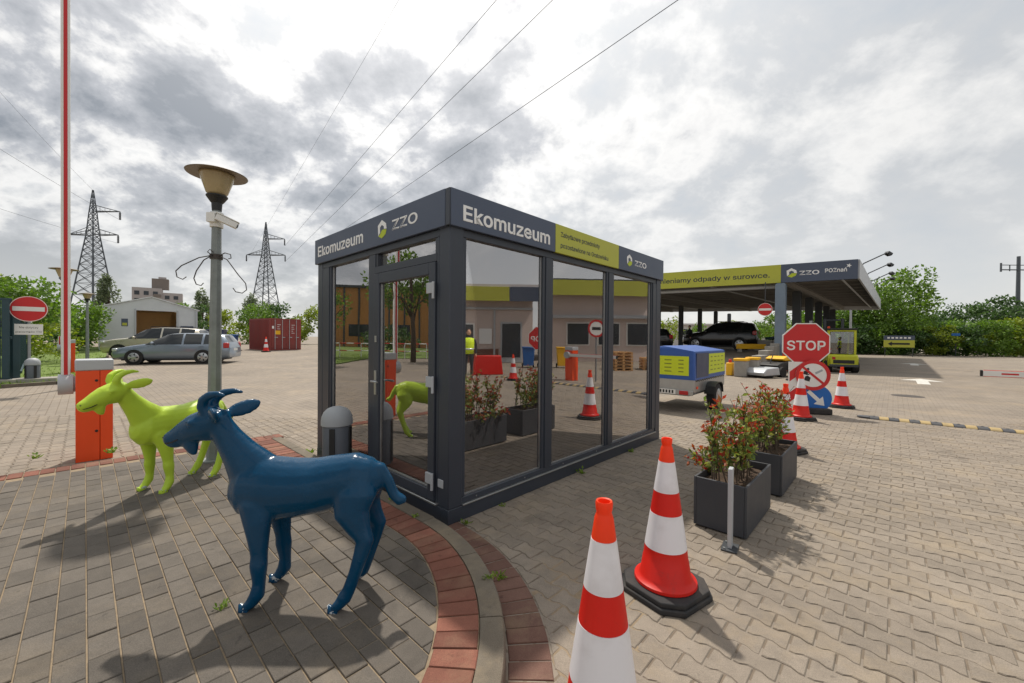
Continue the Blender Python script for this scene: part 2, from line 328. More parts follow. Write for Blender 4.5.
# ------------------------------------------------------------------ mesh helpers
class MB:
    def __init__(s): s.v = []; s.f = []
    def add(s, vs_, fs):
        o = len(s.v); s.v += [tuple(p) for p in vs_]; s.f += [tuple(i + o for i in f) for f in fs]; return s
    def box(s, x0, x1, y0, y1, z0, z1):
        return s.add([(x0, y0, z0), (x1, y0, z0), (x1, y1, z0), (x0, y1, z0), (x0, y0, z1), (x1, y0, z1), (x1, y1, z1), (x0, y1, z1)],
                     [(0, 3, 2, 1), (4, 5, 6, 7), (0, 1, 5, 4), (1, 2, 6, 5), (2, 3, 7, 6), (3, 0, 4, 7)])
    def obox(s, c, sx, sy, sz, rot=0.0, tilt=None):
        m = Matrix.Rotation(rot, 3, 'Z')
        if tilt is not None: m = m @ tilt
        c = Vector(c); pts = [c + m @ Vector((a * sx / 2, b * sy / 2, d * sz / 2)) for d in (-1, 1) for a, b in ((-1, -1), (1, -1), (1, 1), (-1, 1))]
        return s.add(pts, [(0, 3, 2, 1), (4, 5, 6, 7), (0, 1, 5, 4), (1, 2, 6, 5), (2, 3, 7, 6), (3, 0, 4, 7)])
    def tube(s, pts, rad, n=10, caps=True, ell=None):
        """pts: path, rad: radius or list; ell: list of second radii (along the sagittal side)"""
        pts = [Vector(p) for p in pts]; k = len(pts)
        if isinstance(rad, (int, float)): rad = [rad] * k
        base = len(s.v); prev = None
        for i, p in enumerate(pts):
            d = (pts[min(i + 1, k - 1)] - pts[max(i - 1, 0)]).normalized()
            if prev is None:
                a = Vector((0, 1, 0)) if abs(d.y) < 0.9 else Vector((1, 0, 0))
                a = (a - d * a.dot(d)).normalized()
            else:
                a = (prev - d * prev.dot(d)).normalized()
            prev = a; b = d.cross(a)
            ra = rad[i]; rb = ell[i] if ell else ra
            for j in range(n):
                an = 2 * math.pi * j / n
                s.v.append(tuple(p + a * (ra * math.cos(an)) + b * (rb * math.sin(an))))
        for i in range(k - 1):
            for j in range(n):
                j2 = (j + 1) % n
                s.f.append((base + i * n + j, base + i * n + j2, base + (i + 1) * n + j2, base + (i + 1) * n + j))
        if caps:
            s.f.append(tuple(base + j for j in reversed(range(n)))); s.f.append(tuple(base + (k - 1) * n + j for j in range(n)))
        return s
    def lathe(s, prof, n=32, c=(0, 0, 0)):
        base = len(s.v); k = len(prof)
        for r, z in prof:
            for j in range(n):
                a = 2 * math.pi * j / n; s.v.append((c[0] + r * math.cos(a), c[1] + r * math.sin(a), c[2] + z))
        for i in range(k - 1):
            for j in range(n):
                j2 = (j + 1) % n; s.f.append((base + i * n + j, base + i * n + j2, base + (i + 1) * n + j2, base + (i + 1) * n + j))
        s.f.append(tuple(base + j for j in reversed(range(n)))); s.f.append(tuple(base + (k - 1) * n + j for j in range(n)))
        return s
    def ball(s, c, r, n=12):
        if isinstance(r, (int, float)): r = (r, r, r)
        base = len(s.v); m = n // 2
        for i in range(1, m):
            t_ = math.pi * i / m
            for j in range(n):
                a = 2 * math.pi * j / n
                s.v.append((c[0] + r[0] * math.sin(t_) * math.cos(a), c[1] + r[1] * math.sin(t_) * math.sin(a), c[2] - r[2] * math.cos(t_)))
        for i in range(m - 2):
            for j in range(n):
                j2 = (j + 1) % n; s.f.append((base + i * n + j, base + i * n + j2, base + (i + 1) * n + j2, base + (i + 1) * n + j))
        s.f.append(tuple(base + j for j in reversed(range(n)))); s.f.append(tuple(base + (m - 2) * n + j for j in range(n)))
        return s
    def prism(s, poly, o, ax, ay, az, d0, d1):
        """extrude a 2D polygon: point = o + ax*u + ay*v + az*d"""
        o, ax, ay, az = Vector(o), Vector(ax), Vector(ay), Vector(az); n = len(poly)
        a = [o + ax * u + ay * v + az * d0 for u, v in poly]; b = [o + ax * u + ay * v + az * d1 for u, v in poly]
        fs = [tuple(reversed(range(n))), tuple(range(n, 2 * n))] + [(i, (i + 1) % n, n + (i + 1) % n, n + i) for i in range(n)]
        return s.add(a + b, fs)
    def build(s, name, m, parent=None, smooth=False, bevel=0.0, off=None, seg=2, auto=False):
        me = bpy.data.meshes.new(name)
        if off is not None: vv = [(p[0] - off[0], p[1] - off[1], p[2] - off[2]) for p in s.v]
        else: vv = s.v
        me.from_pydata(vv, [], s.f); me.update()
        me.materials.append(M[m])
        if smooth: me.shade_smooth()
        if auto: me.shade_smooth(); me.set_sharp_from_angle(angle=R(38))
        o = bpy.data.objects.new(name, me); col.objects.link(o)
        if parent is not None: o.parent = parent
        if bevel:
            b = o.modifiers.new('bevel', 'BEVEL'); b.width = bevel; b.segments = seg; b.limit_method = 'ANGLE'; b.angle_limit = R(40)
            me.shade_smooth(); me.set_sharp_from_angle(angle=R(50))
        return o
def fix_normals(o):
    bm = bmesh.new(); bm.from_mesh(o.data); bmesh.ops.recalc_face_normals(bm, faces=bm.faces); bm.to_mesh(o.data); bm.free()
def thing(name, label, cat, loc=(0, 0, 0), rotz=0.0, group=None):
    o = bpy.data.objects.new(name, None); col.objects.link(o); o.location = loc; o.rotation_euler = (0, 0, rotz)
    o.empty_display_size = 0.2; o['label'] = label; o['category'] = cat
    if group: o['group'] = group
    return o
def tag(o, label, cat, group=None):
    o['label'] = label; o['category'] = cat
    if group: o['group'] = group
    return o
def struct(o): o['kind'] = 'structure'; return o
def dup(root, label, loc=None, rotz=None, scale=None):
    r = root.copy(); col.objects.link(r); r['label'] = label
    if loc is not None: r.location = loc
    if rotz is not None: r.rotation_euler = (0, 0, rotz)
    if scale is not None: r.scale = (scale,) * 3
    for ch in list(root.children):
        c = ch.copy(); col.objects.link(c); c.parent = r
        for g in ch.children:
            d = g.copy(); col.objects.link(d); d.parent = c
    return r
import os
try: SANS = bpy.data.fonts.load(os.path.join(bpy.utils.system_resource('DATAFILES', path='fonts'), 'Inter.woff2'))
except Exception: SANS = None
def text(body, o, ax, ay, height, m, parent, width=None, name='lettering', align='LEFT', thick=0.002, bold=0.0, off=None):
    """lettering as thin solid mesh: o = left/bottom (or centre) of text, ax right, ay up; height = cap height"""
    cu = bpy.data.curves.new(name, 'FONT'); cu.body = body; cu.font = SANS if SANS else cu.font; cu.align_x = align; cu.size = 1.0; cu.extrude = 0.5; cu.bevel_depth = bold; cu.bevel_resolution = 0; cu.resolution_u = 4
    ob = bpy.data.objects.new(name, cu); col.objects.link(ob)
    bpy.context.view_layer.update()
    me = bpy.data.meshes.new_from_object(ob.evaluated_get(bpy.context.evaluated_depsgraph_get()))
    bpy.data.objects.remove(ob); bpy.data.curves.remove(cu)
    xs = [v.co.x for v in me.vertices]; sx = height / 0.69
    if width: sx = width / (max(xs) - min(xs))
    x0 = min(xs) if align == 'LEFT' else (min(xs) + max(xs)) / 2
    o, ax, ay = Vector(o), Vector(ax), Vector(ay); az = ax.cross(ay)
    if off is not None: o = o - Vector(off)
    for v in me.vertices:
        c = v.co.copy(); v.co = o + ax * ((c.x - x0) * sx) + ay * (c.y * height / 0.69) + az * (max(-0.5, min(0.5, c.z)) * thick)
    me.name = name; me.materials.clear(); me.materials.append(M[m])
    t_ = bpy.data.objects.new(name, me); col.objects.link(t_); t_.parent = parent
    return t_
def remeshed(mb, name, m, voxel, smooth_it, parent=None):
    o = mb.build(name, m)
    rm = o.modifiers.new('r', 'REMESH'); rm.mode = 'VOXEL'; rm.voxel_size = voxel
    sm = o.modifiers.new('s', 'SMOOTH'); sm.factor = 0.5; sm.iterations = smooth_it
    bpy.context.view_layer.update()
    me = bpy.data.meshes.new_from_object(o.evaluated_get(bpy.context.evaluated_depsgraph_get()))
    old = o.data; o.modifiers.clear(); o.data = me; bpy.data.meshes.remove(old); me.name = name
    me.shade_smooth()
    if not me.materials: me.materials.append(M[m])
    if parent is not None: o.parent = parent
    return o
UX, UY = 0.687, 0.727           # the site's main direction (long side of the kiosk)
ROT = math.atan2(UY, UX)
U3, V3 = Vector((UX, UY, 0)), Vector((-UY, UX, 0))

# ================================================================== GROUND
def gz(x, y):
    """the yard rises very gently to the far left"""
    a = min(max((y - 16) / 26.0, 0), 1) * 0.55
    b = min(max((-x - 2) / 8.0, 0), 1)
    return a * b
mb = MB()
xs = [-900, -400, -200, -120, -80] + [-60 + 3 * i for i in range(21)] + [4, 10, 20, 40, 80, 200, 500, 900]
ys = [-300, -100, -40, -15, -5] + [0, 4, 8, 12, 16] + [18 + 2 * i for i in range(13)] + [46, 52, 60, 80, 120, 200, 400, 900]
for y in ys:
    for x in xs: mb.v.append((x, y, gz(x, y) - 0.0048))
nx = len(xs)
for j in range(len(ys) - 1):
    for i in range(nx - 1): mb.f.append((j * nx + i, j * nx + i + 1, (j + 1) * nx + i + 1, (j + 1) * nx + i))
ground = struct(mb.build('ground', 'ground_paving', smooth=True))

# island (raised pavement) geometry
IC = Vector((-1.77, 1.75)); IR = 1.75; IH = 0.10
AX = Vector((-0.727, 0.687)); AN = Vector((-0.687, -0.727)); ILEN = 3.68
def icoord(x, y):
    d = Vector((x, y)) - IC; return d.dot(AX), d.dot(AN)      # along the tongue, across
def idist(x, y):
    """signed distance inside the tongue outline (positive inside), measured from the kerb's outer line"""
    a, n = icoord(x, y)
    if a < 0: return IR - math.hypot(a, n)
    return min(IR - abs(n), ILEN - a)
def frus(x, y, z=0.0, pad=26):
    if y < 0.6: return False
    px = 512 + 404 * x / y; py = 338 + 404 * (CAM_H - z) / y
    return -pad < px < 1024 + pad and py < 683 + pad
def in_kiosk(x, y, e=0.0):
    d = Vector((x + 0.48, y - 3.094)); a = d.x * UX + d.y * UY; b = -d.x * UY + d.y * UX
    return -e < a < 3.85 + e and -e < b < 2.55 + e

def piece_mesh(outline, bev, top, depth):
    """a paving block: bevelled upper edge, sides, no underside. outline counter-clockwise"""
    n = len(outline); cx = sum(p[0] for p in outline) / n; cy = sum(p[1] for p in outline) / n
    def ins(p, k):
        d = Vector((p[0] - cx, p[1] - cy)); l = d.length; d = d * ((l - k) / l); return (cx + d.x, cy + d.y)
    vs_ = [(p[0], p[1], top - depth) for p in outline] + [(p[0], p[1], top - bev) for p in outline] + [(*ins(p, bev * 1.3), top) for p in outline]
    fs = [tuple(range(2 * n, 3 * n))]
    for i in range(n):
        j = (i + 1) % n; fs += [(i, j, n + j, n + i), (n + i, n + j, 2 * n + j, 2 * n + i)]
    return vs_, fs
def clip(poly, nx_, ny_, lim):
    out = []
    for i in range(len(poly)):
        a, b = poly[i], poly[(i + 1) % len(poly)]; da = lim - a[0] * nx_ - a[1] * ny_; db = lim - b[0] * nx_ - b[1] * ny_
        if da >= 0: out.append(a)
        if (da >= 0) != (db >= 0):
            f_ = da / (da - db); out.append((a[0] + (b[0] - a[0]) * f_, a[1] + (b[1] - a[1]) * f_))
    return out
def area(p): return 0.5 * sum(p[i][0] * p[(i + 1) % len(p)][1] - p[(i + 1) % len(p)][0] * p[i][1] for i in range(len(p)))
def cut_piece(outl_, x, y, rot, nw, lim, name, m, parent, z):
    c, s_ = math.cos(rot), math.sin(rot)
    loc = (nw.x * c + nw.y * s_, -nw.x * s_ + nw.y * c)
    pl = clip(outl_, loc[0], loc[1], lim)
    if len(pl) < 3 or area(pl) < 0.0012: return
    vs_, fs = piece_mesh(pl, 0.003, 0.0, 0.02); mb = MB(); mb.add(vs_, fs); o = mb.build(name, m, parent); o.location = (x, y, z); o.rotation_euler = (0, 0, rot)
def lay(pieces, name, m, parent, local, keep=300):
    """pieces: (x, y, z, rot); the nearest become single objects, the rest one joined part"""
    pieces.sort(key=lambda p: p[0] ** 2 + p[1] ** 2)
    vs_, fs = local
    me = bpy.data.meshes.new(name); me.from_pydata(vs_, [], fs); me.update(); me.materials.append(M[m])
    for x, y, z, r_ in pieces[:keep]:
        o = bpy.data.objects.new(name, me); col.objects.link(o); o.location = (x, y, z); o.rotation_euler = (rnd.gauss(0, 0.005), rnd.gauss(0, 0.005), r_); o.parent = parent
    if len(pieces) > keep:
        j = MB()
        for x, y, z, r_ in pieces[keep:]:
            c, s_ = math.cos(r_), math.sin(r_); tx, ty = rnd.gauss(0, 0.005), rnd.gauss(0, 0.005)
            j.add([(x + p[0] * c - p[1] * s_, y + p[0] * s_ + p[1] * c, z + p[2] + p[0] * tx + p[1] * ty) for p in vs_], fs)
        o = j.build('distant_' + name + 's', m, parent); o['kind'] = 'stuff'

# bone-shaped concrete pavers of the yard, rows across the main direction
J = 0.0042
def hw(x):
    x = abs(x)
    if x > 0.058: return 0.0695
    if x < 0.028: return 0.053
    return 0.053 + (x - 0.028) / 0.030 * 0.0165
st = [-0.086 + J, -0.058, -0.028, 0.028, 0.058, 0.086 - J]
outl = [(x, -(hw(x) - J)) for x in st] + [(x, hw(x) - J) for x in reversed(st)]
pieces = []
E1 = Vector((UY, -UX)); E2 = Vector((UX, UY))
for r_ in range(-45, 100):
    for c_ in range(-88, 88):
        p = E1 * (c_ * 0.172 + (0.086 if r_ % 2 else 0)) + E2 * (r_ * 0.1225)
        if p.y > 7.2 or not frus(p.x, p.y): continue
        if in_kiosk(p.x, p.y, -0.09): continue
        d = idist(p.x, p.y); lim = 0.222
        if d > -lim + 0.08: continue
        if d > -lim - 0.12:
            a, n = icoord(p.x, p.y)
            nw = (Vector((p.x, p.y)) - IC).normalized() if a < 0 else (AN * (1 if n > 0 else -1) if abs(n) > IR else AX.copy())
            cut_piece(outl, p.x, p.y, math.atan2(E1.y, E1.x), -nw, -d - lim, 'paver', 'paver', ground, rnd.gauss(0, 0.0012)); continue
        pieces.append((p.x, p.y, rnd.gauss(0, 0.0012), math.atan2(E1.y, E1.x)))
lay(pieces, 'paver', 'paver', ground, piece_mesh(outl, 0.004, 0.0, 0.02))

r_ = random.Random(21); mb = MB(); cen = (0.42, 2.12); mb.v.append((cen[0], cen[1], -0.0012))
for i in range(40):
    a = 2 * math.pi * i / 40; rr = (0.36 + 0.10 * math.sin(3 * a + 1) + 0.06 * math.sin(7 * a) + r_.uniform(-0.03, 0.03)); mb.v.append((cen[0] + rr * math.cos(a) * 0.72, cen[1] + rr * math.sin(a) * 1.35, -0.0032))
for i in range(40): mb.f.append((0, 1 + i, 1 + (i + 1) % 40))
o = mb.build('sand', 'joint_sand', ground); o['kind'] = 'stuff'
# the pavement tongue
def arc_pts(rr, a0, a1, n):
    base = math.atan2(-AX.y, -AX.x)
    return [IC + Vector((math.cos(base + a), math.sin(base + a))) * rr for a in [a0 + (a1 - a0) * i / n for i in range(n + 1)]]
def outline(ins, n=40, far=0.0):
    p = arc_pts(IR - ins, -math.pi / 2, math.pi / 2, n)
    # arc goes from one flank to the other round the near end; close with the far straight end
    e = AX * (ILEN - far)
    q = p[-1] + e; r0 = p[0] + e
    return [(v.x, v.y) for v in p] + [(q.x, q.y), (r0.x, r0.y)]
mb = MB(); mb.prism(outline(0.115, far=0.02), (0, 0, 0), (1, 0, 0), (0, 1, 0), (0, 0, 1), -0.05, IH - 0.006)
pavement = struct(mb.build('pavement', 'joint_sand')); fix_normals(pavement)
pieces = []
L0, W0 = 0.186, 0.1
for r_ in range(-20, 20):
    jog = (0.093 if r_ % 2 else 0.0) + rnd.uniform(-0.012, 0.012)
    for c_ in range(-13, 24):
        a, n = c_ * L0 + jog, r_ * W0
        if a > ILEN - 0.26: continue
        p = IC + AX * a + AN * n
        if not frus(p.x, p.y, IH): continue
        d = idist(p.x, p.y); lim = 0.322; g2 = 0.003
        if d < lim - 0.09: continue
        if d < lim + 0.115 and a < ILEN - 0.5:
            nw = (Vector((p.x, p.y)) - IC).normalized() if a < 0 else AN * (1 if n > 0 else -1)
            cut_piece([(-0.0905, -0.05 + g2), (0.0905, -0.05 + g2), (0.0905, 0.05 - g2), (-0.0905, 0.05 - g2)], p.x, p.y, math.atan2(AX.y, AX.x), nw, d - lim, 'paving_brick', 'paving_brick', pavement, IH); continue
        pieces.append((p.x, p.y, IH + rnd.gauss(0, 0.0015), math.atan2(AX.y, AX.x)))
g2 = 0.003
lay(pieces, 'paving_brick', 'paving_brick', pavement, piece_mesh([(-0.0905, -0.05 + g2), (0.0905, -0.05 + g2), (0.0905, 0.05 - g2), (-0.0905, 0.05 - g2)], 0.003, 0.0, 0.02))
def ring_bricks(r_mid, length, width, n_per, z, m, name, parent, a0, a1, straight=False):
    step = width + 0.006
    n = int((a1 - a0) * r_mid / step); da = (a1 - a0) / n
    wo = (r_mid + length / 2) * da / 2 - 0.004; wi = (r_mid - length / 2) * da / 2 - 0.004
    vs_, fs = piece_mesh([(-length / 2, -wi), (length / 2, -wo), (length / 2, wo), (-length / 2, wi)], 0.004, 0.0, 0.03)
    me = bpy.data.meshes.new(name); me.from_pydata(vs_, [], fs); me.update(); me.materials.append(M[m])
    base = math.atan2(-AX.y, -AX.x)
    for i in range(n):
        a = base + a0 + (i + 0.5) * da
        p = IC + Vector((math.cos(a), math.sin(a))) * (r_mid + rnd.gauss(0, 0.0015))
        if not frus(p.x, p.y, z, 60): continue
        if in_kiosk(p.x, p.y, -0.03): continue
        o = bpy.data.objects.new(name, me); col.objects.link(o); o.parent = parent
        o.location = (p.x, p.y, z + rnd.gauss(0, 0.0015)); o.rotation_euler = (rnd.gauss(0, 0.006), rnd.gauss(0, 0.006), a + rnd.gauss(0, 0.006))
    return me
ring_bricks(IR - 0.215, 0.195, 0.098, 0, IH + 0.002, 'red_brick', 'brick', pavement, -math.pi / 2, math.pi / 2)
lowme = ring_bricks(IR + 0.115, 0.195, 0.098, 0, 0.0, 'lower_brick', 'brick', ground, -math.pi / 2, math.pi / 2)
# straight run of the border beside the kiosk and across the far end
vs_, fs = piece_mesh([(-0.0975, -0.047), (0.0975, -0.047), (0.0975, 0.047), (-0.0975, 0.047)], 0.004, 0.0, 0.03)
bme = bpy.data.meshes.new('brick'); bme.from_pydata(vs_, [], fs); bme.update(); bme.materials.append(M['red_brick'])
def put_brick(p, ang, z):
    o = bpy.data.objects.new('brick', bme); col.objects.link(o); o.parent = pavement
    o.location = (p.x, p.y, z + rnd.gauss(0, 0.0015)); o.rotation_euler = (0, 0, ang + rnd.gauss(0, 0.006))
aN = math.atan2(AN.y, AN.x); aA = math.atan2(AX.y, AX.x)
k = 0
while k * 0.102 < ILEN - 0.3:
    p = IC + AX * (0.05 + k * 0.102) - AN * (IR - 0.215)
    if frus(p.x, p.y, IH): put_brick(p, aN, IH + 0.002)
    k += 1
for k in range(-17, 17):
    p = IC + AX * (ILEN - 0.125) + AN * (k * 0.102)
    if frus(p.x, p.y, IH): put_brick(p, aA, IH + 0.002)
# kerb stones
kerb = MB(); kerb.prism(outline(0.01, far=0.0), (0, 0, 0), (1, 0, 0), (0, 1, 0), (0, 0, 1), -0.06, IH - 0.03)
kerb = struct(kerb.build('kerb', 'joint_sand')); fix_normals(kerb)
base = math.atan2(-AX.y, -AX.x)
NK = 9
for i in range(NK):
    a0 = base - math.pi / 2 + math.pi * i / NK + 0.002; a1 = base - math.pi / 2 + math.pi * (i + 1) / NK - 0.002
    mb = MB(); n = 10; ring = []
    for j in range(n + 1):
        a = a0 + (a1 - a0) * j / n; d = Vector((math.cos(a), math.sin(a)))
        for rr, z in ((IR - 0.112, -0.03), (IR - 0.112, IH), (IR - 0.016, IH), (IR - 0.004, IH - 0.004), (IR + 0.003, IH - 0.016), (IR + 0.008, -0.03)):
            q = IC + d * rr; mb.v.append((q.x, q.y, z))
    for j in range(n):
        for q in range(5): mb.f.append((j * 6 + q, j * 6 + q + 1, (j + 1) * 6 + q + 1, (j + 1) * 6 + q))
    mb.f.append(tuple(range(6))); mb.f.append(tuple(n * 6 + q for q in reversed(range(6))))
    o = mb.build('kerb_stone', 'kerb_stone', kerb, auto=True); fix_normals(o)
for sgn in (-1, 1):
    for k in range(4):
        p = IC + AX * (k * 0.92 + 0.46) + AN * (sgn * (IR - 0.053))
        if sgn == 1 and not frus(p.x, p.y, IH, 200): continue
        mb = MB(); mb.obox((p.x, p.y, IH / 2 - 0.015), 0.914, 0.112, IH + 0.03, aA); mb.build('kerb_stone', 'kerb_stone', kerb, bevel=0.008)

# ================================================================== KIOSK
KL, KW, KH = 3.85, 2.55, 2.59
kiosk = thing('glass_kiosk', 'dark grey glazed kiosk lettered Ekomuzeum with a glass door', 'kiosk', (-0.48, 3.094, 0), ROT)
def kp(name, m, *boxes, bevel=0.004, parent=kiosk):
    mb = MB()
    for b in boxes: mb.box(*b)
    return mb.build(name, m, parent, bevel=bevel)
PT = 0.14
kp('base_frame', 'anthracite', (0.0, KL, 0.0, 0.10, 0.0, 0.115), (0.0, KL, KW - 0.1, KW, 0.0, 0.115), (0.0, 0.1, 0.101, KW - 0.101, 0.0, 0.115), (KL - 0.1, KL, 0.101, KW - 0.101, 0.0, 0.115))
for x0, y0 in ((0, 0), (KL - PT, 0), (0, KW - PT), (KL - PT, KW - PT)):
    kp('corner_post', 'anthracite', (x0 + 0.002, x0 + PT - 0.002, y0 + 0.002, y0 + PT - 0.002, 0.116, 2.31), bevel=0.006)
kp('floor', 'interior_floor', (0.102, KL - 0.102, 0.102, KW - 0.102, 0.02, 0.09), bevel=0)
kp('roof', 'anthracite', (0.03, KL - 0.03, 0.03, KW - 0.03, 2.34, 2.55), bevel=0)
kp('ceiling', 'interior_wall', (0.1, KL - 0.1, 0.1, KW - 0.1, 2.30, 2.338), bevel=0)
# opaque rear panels
kp('rear_panel', 'interior_wall', (PT, KL - PT, KW - 0.09, KW - 0.03, 0.116, 2.30), bevel=0)
kp('side_panel', 'interior_wall', (KL - 0.09, KL - 0.03, PT, KW - PT, 0.116, 2.30), bevel=0)
# fascia panels (navy, lime, navy on the long side)
kp('fascia', 'navy_panel', (-0.015, 1.285, -0.028, 0.0, 2.305, 2.59))
kp('fascia', 'lime_panel', (1.288, 2.552, -0.028, 0.0, 2.305, 2.59))
kp('fascia', 'navy_panel', (2.555, KL + 0.015, -0.028, 0.0, 2.305, 2.59))
kp('fascia', 'navy_panel', (-0.028, 0.0, 0.03, KW + 0.015, 2.305, 2.59))
kp('fascia', 'navy_panel', (-0.015, KL + 0.015, KW + 0.001, KW + 0.028, 2.305, 2.59), (KL + 0.001, KL + 0.028, -0.015, KW, 2.305, 2.59))
kp('corner_trim', 'anthracite', (-0.026, -0.016, -0.026, 0.028, 2.306, 2.588))
# aluminium sill strip, lower rails
kp('sill_strip', 'aluminium', (PT, KL - PT, -0.012, 0.03, 0.116, 0.128), bevel=0.002)
kp('bottom_rail', 'anthracite', (PT + 0.002, KL - PT - 0.002, 0.012, 0.09, 0.129, 0.175))
kp('top_rail', 'anthracite', (PT + 0.002, KL - PT - 0.002, 0.012, 0.09, 2.245, 2.304))
def pane_front(x0, x1):
    w_ = MB(); 
    for b in ((x0, x0 + 0.035, 0.016, 0.085, 0.176, 2.244), (x1 - 0.035, x1, 0.016, 0.085, 0.176, 2.244)): w_.box(*b)
    w = w_.build('window', 'anthracite', kiosk, bevel=0.003)
    g = MB(); g.box(x0 + 0.0355, x1 - 0.0355, 0.045, 0.057, 0.176, 2.244); g.build('pane', 'kiosk_glass', w)
    s_ = MB(); s_.box(x0 + 0.036, x1 - 0.036, 0.036, 0.044, 0.176, 0.186).box(x0 + 0.036, x0 + 0.044, 0.036, 0.044, 0.187, 2.243).box(x1 - 0.044, x1 - 0.036, 0.036, 0.044, 0.187, 2.243)
    s_.build('glazing_bead', 'aluminium', w)
pane_front(0.142, 1.185); pane_front(1.275, 2.385); pane_front(2.485, 3.60)
for x0, x1 in ((1.187, 1.273), (2.387, 2.483)): kp('mullion', 'anthracite', (x0, x1, 0.006, 0.09, 0.176, 2.244))
kp('jamb', 'anthracite', (3.602, KL - PT - 0.001, 0.006, 0.09, 0.176, 2.244))
# drainage screws on the lower rail
for x in (0.3, 0.9, 1.5, 2.15, 2.7, 3.3):
    mb = MB(); mb.tube([(x, 0.013, 0.15), (x, 0.009, 0.15)], 0.006, 8); mb.build('screw_cap', 'aluminium', kiosk)
# left side: fixed window, door, transom
kp('side_rail', 'anthracite', (0.006, 0.09, PT, KW - PT, 2.245, 2.304))
kp('threshold', 'aluminium', (-0.02, 0.09, PT, 1.2, 0.116, 0.134))
kp('mullion', 'anthracite', (0.004, 0.09, 1.165, 1.275, 0.135, 2.244))
kp('jamb', 'anthracite', (0.004, 0.09, PT + 0.001, 0.172, 0.135, 2.244))
kp('jamb', 'anthracite', (0.004, 0.09, 2.235, KW - PT - 0.001, 0.116, 2.244))
kp('transom_bar', 'anthracite', (0.002, 0.09, 0.173, 1.164, 2.055, 2.12))
kp('bottom_rail', 'anthracite', (0.008, 0.09, 1.276, 2.234, 0.117, 0.18))
w = kp('window', 'anthracite', (0.012, 0.085, 1.2765, 1.31, 0.181, 2.244), (0.012, 0.085, 2.20, 2.2345, 0.181, 2.244))
g = MB(); g.box(0.042, 0.054, 1.311, 2.199, 0.181, 2.244); g.build('pane', 'kiosk_glass', w)
g = MB(); g.box(0.034, 0.041, 1.311, 1.319, 0.181, 2.244).box(0.034, 0.041, 2.191, 2.199, 0.181, 2.244); g.build('glazing_bead', 'aluminium', w)
w = kp('transom_window', 'anthracite', (0.012, 0.085, 0.1735, 0.205, 2.121, 2.244))
kp('window_jamb', 'anthracite', (0.012, 0.085, 1.13, 1.1635, 2.121, 2.244), parent=w)
g = MB(); g.box(0.042, 0.054, 0.206, 1.129, 2.121, 2.244); g.build('pane', 'kiosk_glass', w)
door = kp('door', 'anthracite', (-0.012, 0.06, 0.176, 0.262, 0.14, 2.05), (-0.012, 0.06, 1.065, 1.16, 0.14, 2.05), (-0.012, 0.06, 0.263, 1.064, 1.955, 2.05), (-0.012, 0.06, 0.263, 1.064, 0.14, 0.225), bevel=0.005)
g = MB(); g.box(0.018, 0.03, 0.263, 1.064, 0.226, 1.954); g.build('pane', 'kiosk_glass', door)
g = MB(); g.box(0.008, 0.017, 0.2635, 0.2715, 0.226, 1.954).box(0.008, 0.017, 1.0555, 1.0635, 0.226, 1.954).box(0.008, 0.017, 0.272, 1.055, 0.226, 0.236); g.build('glazing_bead', 'aluminium', door)
g = MB(); g.box(-0.024, -0.0125, 1.09, 1.125, 0.90, 1.13); g.tube([(-0.024, 1.107, 1.03), (-0.065, 1.107, 1.03), (-0.068, 1.10, 1.03), (-0.068, 0.985, 1.03)], 0.010, 8); g.build('handle', 'aluminium', door, bevel=0.002)
g = MB(); g.box(-0.022, -0.0125, 1.09, 1.122, 1.40, 1.46); g.build('lock', 'aluminium', door)
for z in (0.28, 1.05, 1.80):
    g = MB(); g.box(-0.034, -0.013, 0.18, 0.262, z, z + 0.085).tube([(-0.03, 0.172, z - 0.045), (-0.03, 0.172, z + 0.09)], 0.012, 10); g.build('hinge', 'light_grey_metal', door, bevel=0.003)
kp('plate', 'light_grey_metal', (-0.006, 0.0015, 0.06, 0.13, 0.27, 0.335))
# roof clutter
kp('roof_light', 'black_plastic', (2.15, 2.3, 0.05, 0.12, 2.551, 2.625))

def logo(o, ax, ay, h_, parent, off=None):
    """hexagonal ring, white above with a lime leaf below"""
    ax, ay = Vector(ax), Vector(ay); az = ax.cross(ay); o = Vector(o)
    if off is not None: o = o - Vector(off)
    r = h_ / 2
    def hx(rad, a): return (rad * math.sin(R(a)), rad * math.cos(R(a)))
    outer = [hx(r, a) for a in (-130, -60, 0, 60, 95)]; inner = [hx(r * 0.48, a) for a in (95, 60, 0, -60, -130)]
    mb = MB(); mb.prism(outer + inner, o, ax, ay, az, 0.0, 0.002); q = mb.build('emblem', 'white_print', parent); fix_normals(q)
    mb = MB(); mb.prism([hx(r, 100), hx(r, 130), hx(r, 180), hx(r, 228), hx(r * 0.55, 215), hx(r * 0.1, 150), hx(r * 0.5, 100)], o, ax, ay, az, 0.0, 0.002)
    q = mb.build('emblem_leaf', 'logo_lime', parent); fix_normals(q)
X3, Y3, Z3 = Vector((1, 0, 0)), Vector((0, 1, 0)), Vector((0, 0, 1))
fy = -0.0285
text('Ekomuzeum', (0.105, fy, 2.365), X3, Z3, 0.155, 'white_print', kiosk, width=1.09, bold=0.018)
text('Zabytkowe przedmioty', (1.37, fy, 2.475), X3, Z3, 0.062, 'dark_print', kiosk, width=0.74, bold=0.012)
text('pozostawione na Gratowisku', (1.37, fy, 2.365), X3, Z3, 0.062, 'dark_print', kiosk, width=0.93, bold=0.012)
logo((2.82, fy, 2.445), X3, Z3, 0.15, kiosk)
text('ZZO', (2.97, fy, 2.40), X3, Z3, 0.09, 'white_print', kiosk, width=0.33, bold=0.014)
fx = -0.0285
